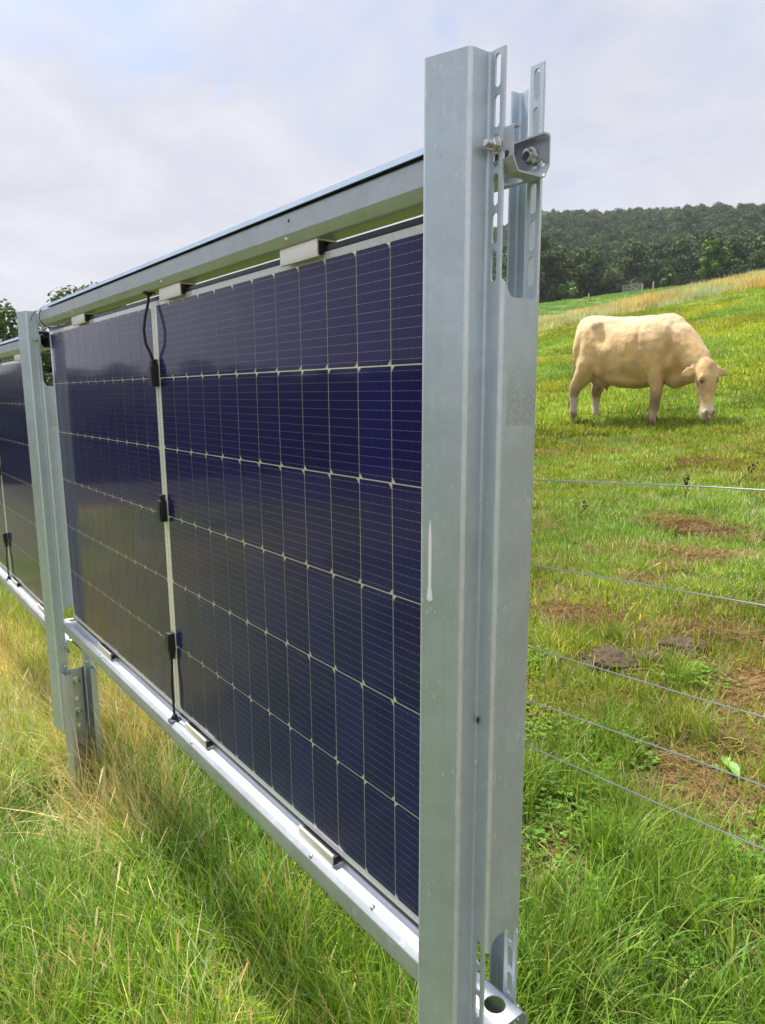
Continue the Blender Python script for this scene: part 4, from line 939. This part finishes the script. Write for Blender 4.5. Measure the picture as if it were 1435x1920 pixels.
# ------------------------------------------------------------------ cow
def ring_loft(rings, n=20):
    """rings: (centre, half-width vector, half-height vector) -> closed mesh"""
    v, f = [], []
    for c, a, b in rings:
        for i in range(n):
            t = 2*math.pi*i/n; v.append(Vector(c)+Vector(a)*math.cos(t)+Vector(b)*math.sin(t))
    for q in range(len(rings)-1):
        for i in range(n): f.append((q*n+i, q*n+(i+1) % n, (q+1)*n+(i+1) % n, (q+1)*n+i))
    f += [tuple(reversed(range(n))), tuple(range((len(rings)-1)*n, len(rings)*n))]
    return v, f
def make_cow():
    mb = MB()
    def limb(pts, rads, n=14): mb.limb(pts, rads, n)
    def ell(c, r, rot=None):
        bm = bmesh.new(); bmesh.ops.create_uvsphere(bm, u_segments=20, v_segments=12, radius=1)
        Mx = Matrix.Translation(Vector(c)) @ (rot or Matrix.Identity(4)) @ Matrix.Diagonal((*r, 1)); bm.transform(Mx); bm.verts.index_update()
        mb.add([v.co for v in bm.verts], [[v.index for v in f.verts] for f in bm.faces]); bm.free()
    # trunk: x forward, y to the left, z up
    T = [(-.90, 1.16, .06, .06), (-.88, 1.13, .16, .13), (-.83, 1.10, .27, .22), (-.72, 1.075, .32, .275), (-.58, 1.05, .335, .285), (-.40, 1.015, .36, .31), (-.20, .985, .385, .345), (.02, .97, .40, .37), (.22, .975, .405, .36), (.40, 1.0, .40, .32), (.54, 1.02, .385, .27), (.66, 1.02, .35, .225), (.76, 1.0, .28, .17), (.82, .98, .16, .10)]
    v, f = ring_loft([((x, 0, z-.012), (0, w*1.06, 0), (0, 0, h*1.085)) for x, z, h, w in T], 24); mb.add(v, f)
    ell((-.55, 0, 1.30), (.22, .20, .10)); ell((.42, 0, 1.33), (.25, .13, .09)); ell((.02, 0, 1.31), (.5, .14, .075))
    for s in (-1, 1):
        ell((-.50, s*.20, 1.27), (.12, .08, .07)); ell((-.80, s*.11, 1.20), (.09, .06, .07))
        ell((.44, s*.215, 1.05), (.17, .085, .27), Matrix.Rotation(R(-12), 4, 'Y')); ell((.58, s*.19, .86), (.13, .09, .13))
        ell((-.66, s*.20, 1.00), (.20, .115, .30)); ell((-.60, s*.21, .80), (.17, .10, .17))
    # neck down to the poll, dewlap and brisket
    limb([(.50, 0, 1.13), (.68, -.01, 1.06), (.86, -.04, .95), (1.00, -.09, .85), (1.08, -.13, .78)], [.28, .255, .215, .18, .15], 18)
    limb([(.55, 0, 1.26), (.75, -.01, 1.19), (.95, -.06, 1.02), (1.08, -.12, .88)], [.14, .11, .09, .08], 12)
    limb([(.54, 0, .70), (.68, 0, .66), (.80, -.02, .68), (.93, -.07, .70), (1.02, -.11, .70)], [.12, .13, .11, .095, .08], 12); ell((.66, 0, .73), (.16, .11, .12))
    # belly, flank fold, navel flap
    ell((.0, 0, .64), (.48, .27, .13)); ell((-.14, 0, .565), (.10, .035, .055)); ell((-.40, .20, .78), (.16, .07, .14)); ell((-.40, -.20, .78), (.16, .07, .14))
    # udder with teats
    ell((-.44, 0, .62), (.19, .14, .13))
    for tx, ty in ((-.50, -.065), (-.50, .065), (-.38, -.06), (-.38, .06)): limb([(tx, ty, .53), (tx, ty, .47), (tx, ty, .445)], [.026, .017, .010], 8)
    # legs: forelegs straight posts on knees, hind legs with hocks
    def fore(x, y, dx):
        limb([(x-.04, y*1.05, .92), (x-.02, y*1.02, .74), (x+.0+dx*.2, y, .60), (x+.015+dx*.5, y, .48), (x+.02+dx*.7, y, .40), (x+.02+dx*.8, y, .34), (x+.015+dx*.9, y, .24), (x+.01+dx, y, .14), (x+.025+dx, y, .09)], [.13, .125, .102, .078, .073, .068, .048, .050, .058])
        limb([(x+.02+dx, y, .10), (x+.045+dx, y, .05), (x+.06+dx, y, .0)], [.050, .058, .066], 12)
    fore(.47, -.175, 0.0); fore(.36, .175, -.06)
    def hind(x, y, sw):
        limb([(x+.10, y, .98), (x+.12, y*1.05, .80), (x+.07+sw*.3, y*1.03, .66), (x-.02+sw*.6, y, .55), (x-.06+sw*.8, y, .46), (x-.06+sw*.9, y, .38), (x-.05+sw, y, .26), (x-.045+sw, y, .15), (x-.02+sw, y, .09)], [.17, .18, .15, .110, .086, .072, .058, .057, .060])
        limb([(x-.115+sw*.8, y, .50), (x-.08+sw*.9, y, .40)], [.026, .03], 8)
        limb([(x-.025+sw, y, .10), (x+.0+sw, y, .05), (x+.015+sw, y, .0)], [.050, .058, .064], 12)
    hind(-.72, -.17, -.02); hind(-.60, .17, .06)
    # tail root
    limb([(-.80, -.01, 1.32), (-.90, -.015, 1.27), (-.925, -.03, 1.12), (-.915, -.06, .88), (-.885, -.08, .60)], [.045, .036, .028, .024, .022], 8)
    # head in its own frame: a = along the face to the muzzle, b = out of the forehead, c = sideways
    Pp = Vector((1.12, -.16, .835)); yaw = R(-42)
    fdir = Vector((math.cos(yaw), math.sin(yaw), 0)); a = (fdir*.30+Vector((.08, -.02, -1))).normalized(); c = Vector((-math.sin(yaw), math.cos(yaw), 0)); c = (c-a*c.dot(a)).normalized(); b = c.cross(a)
    if b.dot(fdir) < 0: b = -b
    HS = 1.15
    hr = [(-.02, .02, .075, .07), (.02, .01, .115, .105), (.08, .0, .128, .125), (.16, -.005, .132, .135), (.235, -.012, .118, .128), (.31, -.022, .094, .108), (.385, -.032, .080, .088), (.45, -.034, .084, .078), (.505, -.034, .090, .072), (.545, -.038, .078, .058), (.565, -.040, .05, .036)]
    v, f = ring_loft([(Pp+a*t+b*o, c*w, b*h) for t, o, w, h in [tuple(z_*HS for z_ in q_) for q_ in hr]], 20); mb.add(v, f)
    Rm = Matrix((c, a, b)).transposed().to_4x4()
    ell(Pp+a*.0+b*.05, (.10, .06, .065), Rm)                                             # forelock bump
    ell(Pp+a*.32-b*.08, (.085, .22, .06), Rm)                                                # jaw
    for s in (-1, 1):
        ell(Pp+a*.185+b*.088+c*s*.104, (.042, .045, .03), Rm)                                # brow
        ell(Pp+a*.10-b*.02+c*s*.115, (.04, .06, .06), Rm)
        e0 = Pp+a*.045-b*.03+c*s*.10; ed = (c*s+a*.30).normalized(); eu = ed.cross(b).normalized()
        er = [(0, .030, .026), (.06, .056, .026), (.13, .070, .022), (.20, .055, .016), (.262, .018, .009)]
        v, f = ring_loft([(e0+ed*t, eu*w, (b*.8+Vector((0, 0, .3)))*h) for t, w, h in er], 12); mb.add(v, f)
        ell(Pp+a*.578+b*.036+c*s*.055, (.034, .034, .026), Rm)                                 # nostril wings
    me = mesh_from('body', mb.v, mb.f, [], None); o = bpy.data.objects.new('tmp', me); COL.objects.link(o)
    md = o.modifiers.new('r', 'REMESH'); md.mode = 'VOXEL'; md.voxel_size = .013
    md = o.modifiers.new('s', 'SMOOTH'); md.factor = .5; md.iterations = 16
    res = bpy.data.meshes.new_from_object(o.evaluated_get(bpy.context.evaluated_depsgraph_get())); bpy.data.objects.remove(o)
    n = len(res.vertices); P = np.zeros(n*3, np.float32); res.vertices.foreach_get('co', P); P = P.reshape(-1, 3)
    # muscle and bone: hollows and swellings pressed along the surface normal
    N_ = np.zeros(n*3, np.float32); res.vertices.foreach_get('normal', N_); N_ = N_.reshape(-1, 3)
    def press(c, s, d):
        g = np.exp(-sum(((P[:, i]-c[i])/s[i])**2 for i in range(3))); return g[:, None]*N_*d
    D = np.zeros_like(P)
    for sd in (-1, 1):
        for c_, s_, d_ in (((-.36, sd*.30, 1.12), (.10, .2, .12), -.035), ((-.50, sd*.27, 1.26), (.08, .12, .06), .010), ((-.30, sd*.25, .76), (.05, .15, .16), -.018), ((.20, sd*.33, 1.0), (.035, .2, .25), -.020), ((.62, sd*.2, 1.0), (.05, .15, .22), -.024), ((.47, sd*.24, .98), (.10, .1, .16), .016), ((.30, sd*.2, .72), (.04, .12, .10), -.03), ((-.70, sd*.25, 1.0), (.05, .12, .2), -.018), ((-.80, sd*.12, 1.02), (.05, .08, .18), -.02), ((-.58, sd*.26, .90), (.09, .1, .14), .014)):
            D += press(c_, s_, d_*1.35)
        for i_ in range(5): D += press((.08-.075*i_, sd*.36, 1.0-.01*i_), (.018, .12, .16), -.0028)
    P = P+D
    from mathutils import noise as mn
    P = P+N_*np.array([.011*mn.noise(Vector(p)*5.5)+.003*mn.noise(Vector(p)*19) for p in P])[:, None]
    res.vertices.foreach_set('co', P.astype(np.float32).ravel()); res.update()
    nz = np.array([mn.noise(Vector(p)*4.0) for p in P]); nf = np.array([mn.noise(Vector(p)*16.0) for p in P])
    P2 = P.copy()
    col = np.tile(np.array([.84, .565, .255]), (n, 1))*(1+.16*nz+.12*nf)[:, None]
    def blend(mask, c2): 
        nonlocal col
        mk = np.clip(mask, 0, 1)[:, None]; col = col*(1-mk)+np.array(c2)*mk
    sm = lambda x, a_, b_: smooth01((x-a_)/(b_-a_))
    back = sm(P[:, 2], 1.0, 1.3)*(P[:, 0] < .8); blend(back*.6, (.86, .70, .44))  # light falling on the top of the back, painted as a paler coat
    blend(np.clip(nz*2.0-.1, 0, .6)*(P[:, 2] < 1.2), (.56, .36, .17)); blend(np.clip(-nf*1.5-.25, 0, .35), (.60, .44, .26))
    blend(np.exp(-(((P[:, 0]-.22)/.03)**2+((P[:, 2]-.85)/.18)**2))*.35, (.48, .30, .15))  # shade in the crease behind the shoulder, painted into the coat
    blend(np.exp(-(((P[:, 0]-.60)/.09)**2+((P[:, 2]-.90)/.16)**2))*(np.abs(P[:, 1]) > .08)*.5, (.52, .32, .16))  # shade between neck and shoulder, painted into the coat
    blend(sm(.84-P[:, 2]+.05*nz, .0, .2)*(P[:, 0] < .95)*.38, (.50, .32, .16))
    # muddy and pale shanks
    legz = P[:, 2]
    blend(sm(legz+.08*nz, .60, .36)*.85*((P[:, 0] < .75)), (.32, .215, .125))
    shank = sm(legz+.03*nz, .40, .34)*sm(legz+.03*nz, .13, .19)*(P[:, 0] < -.3); blend(shank*.85, (.72, .62, .50))
    shankf = sm(legz+.03*nz, .30, .25)*sm(legz+.03*nz, .13, .18)*((P[:, 0] > .2) & (P[:, 0] < .75)); blend(shankf*.6, (.62, .48, .36))
    blend(sm(legz+.03*nz, .17, .10)*(P[:, 0] < .8), (.16, .085, .06))
    kn = np.exp(-((legz-.38)/.07)**2)*((P[:, 0] > .25) & (P[:, 0] < .7)); blend(kn*.8*(.7+nz), (.22, .13, .08))
    ud = np.exp(-(((P[:, 0]+.44)/.20)**2+(P[:, 1]/.17)**2+((P[:, 2]-.55)/.11)**2)); blend(ud*1.1, (.42, .25, .19))
    dirt = np.exp(-(((P[:, 0]+.30)/.16)**2+((P[:, 2]-1.31)/.035)**2))*(P[:, 1] < 0); blend(dirt*.55, (.42, .26, .15))
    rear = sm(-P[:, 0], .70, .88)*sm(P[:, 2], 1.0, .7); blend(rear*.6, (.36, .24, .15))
    rel = P-np.array(Pp); ta, tb, tcx = rel@np.array(a), rel@np.array(b), rel@np.array(c); hd = (P[:, 0] > .95)
    blend(hd*sm(ta, .45, .53)*.8, (.84, .74, .58)); blend(hd*np.exp(-(((ta-.625)/.05)**2+(tcx/.075)**2+((tb-.02)/.06)**2))*1.0, (.45, .23, .18))
    for s in (-1, 1):
        blend(hd*np.exp(-(((ta-.585)/.024)**2+((tcx-s*.052)/.020)**2))*(tb > -.02)*.9, (.05, .025, .02))
        blend(hd*np.exp(-(((ta-.235)/.035)**2+((tcx-s*.112)/.035)**2))*(tb > -.02)*.9, (.16, .09, .05))
        blend(hd*np.exp(-(((ta-.33)/.10)**2+((tcx-s*.10)/.035)**2))*.45, (.46, .28, .14))
    blend(hd*np.exp(-(((ta-.03)/.08)**2+(tcx/.07)**2+((tb-.09)/.09)**2))*.9, (.50, .25, .10))
    ear = hd*sm(np.abs(tcx), .15, .20); blend(ear*sm(-(tb), -.0, .03)*.5, (.40, .25, .15))
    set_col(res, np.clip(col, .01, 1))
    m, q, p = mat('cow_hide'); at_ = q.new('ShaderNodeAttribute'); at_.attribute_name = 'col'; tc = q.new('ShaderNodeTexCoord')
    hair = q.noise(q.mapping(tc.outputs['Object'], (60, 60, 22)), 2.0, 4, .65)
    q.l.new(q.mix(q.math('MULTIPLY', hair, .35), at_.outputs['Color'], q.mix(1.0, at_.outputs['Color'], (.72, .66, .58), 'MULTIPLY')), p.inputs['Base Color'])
    p.inputs['Roughness'].default_value = .75; p.inputs['Sheen Weight'].default_value = .25; p.inputs['Sheen Roughness'].default_value = .5; p.inputs['Specular IOR Level'].default_value = .25
    bpn = q.new('ShaderNodeBump'); bpn.inputs['Strength'].default_value = .9; bpn.inputs['Distance'].default_value = .016; q.l.new(hair, bpn.inputs['Height']); q.l.new(bpn.outputs[0], p.inputs['Normal'])
    res.materials.clear(); res.materials.append(m); res.polygons.foreach_set('use_smooth', [True]*len(res.polygons))
    t = thing('cow', 'cream coloured cow grazing on the green slope with its head down', 'cow'); t.scale = (.86, .97, 1.03)
    link('body', res, t)
    EYE = plain('dark_eye', (.012, .009, .008), .15, coat=1.0)
    for s in (-1, 1):
        e = Pp+a*.225+b*.072+c*s*.122; MB().lathe(e-c*s*.016, c*s*.8+b*.6, [(0, 0), (.017, .004), (.020, .010), (.015, .018), (0, .021)], 12).build('eye', [EYE], t, 180)
    B = Blades(); r_ = np.random.default_rng(3)
    for i in range(240):
        c_ = np.array([.12, .075, .045])*r_.uniform(.5, 1.5); B.blade(-.886+r_.normal(0, .006), -.082+r_.normal(0, .006), r_.uniform(.25, .48), r_.uniform(0, 6.28), math.pi-r_.uniform(0, .10), r_.uniform(-.1, .1), .007, c_, 4, z0=.66)
    # hair hangs down from the end of the tail
    V_ = np.concatenate(B.v); 
    hv = []
    for blk in B.v:
        blk = blk.copy(); k_ = len(blk)//2; ox_, oy_ = r_.normal(.02, .022), r_.normal(0, .018)
        for h_ in (0, 1):
            seg = blk[h_*k_:(h_+1)*k_]; seg[:, 0] += np.linspace(0, 1, k_)**.6*ox_; seg[:, 1] += np.linspace(0, 1, k_)**.6*oy_; seg[:, 2] = .64-np.linspace(0, 1, k_)*(.30+.18*r_.random())
        hv.append(blk)
    me = mesh_from('tail_hair', np.concatenate(hv), np.concatenate(B.f), LEAF, 180); set_col(me, np.concatenate(B.c)); link('tail_hair', me, t)
    return t
cow = make_cow()
hx = 0.75*RT2-0.66*FW2; hx = hx/np.linalg.norm(hx)
cow.rotation_euler = (0, R(3.6), math.atan2(hx[1], hx[0]))
# stand the near fore hoof where it is in the field
foot = np.array([-4.44, 7.50])+.055*RT2; loc = foot-(0.43*hx+(-.165)*np.array([-hx[1], hx[0]])); cow.location = (loc[0], loc[1], gz(foot[0], foot[1])-.01)

# ------------------------------------------------------------------ fly on the near post
fly = thing('fly', 'small dark fly sitting on the fold of the near post', 'fly', (0, 0, 0))
fly.location = (0.1435, -0.0365, 0.434); fly.rotation_euler = (R(10), 0, R(90)); fly.scale = (.8, .8, .8)
MB().lathe((0, -.002, -.006), (0, 0, 1), [(0, 0), (.0016, .001), (.0021, .004), (.0018, .007), (.0014, .0085), (.0016, .0105), (.0010, .012), (0, .0123)], 10).build('fly_body', [RUBBER], fly, 180)
WING = plain('fly_wing', (.10, .10, .10), .3)
for s in (-1, 1): MB().add([(0, -.0045, .003), (s*.0016, -.0046, .000), (s*.0030, -.0042, -.006), (s*.0012, -.0043, -.0085), (0, -.0044, -.004)], [(0, 1, 2, 3, 4)]).build('wing', [WING], fly)
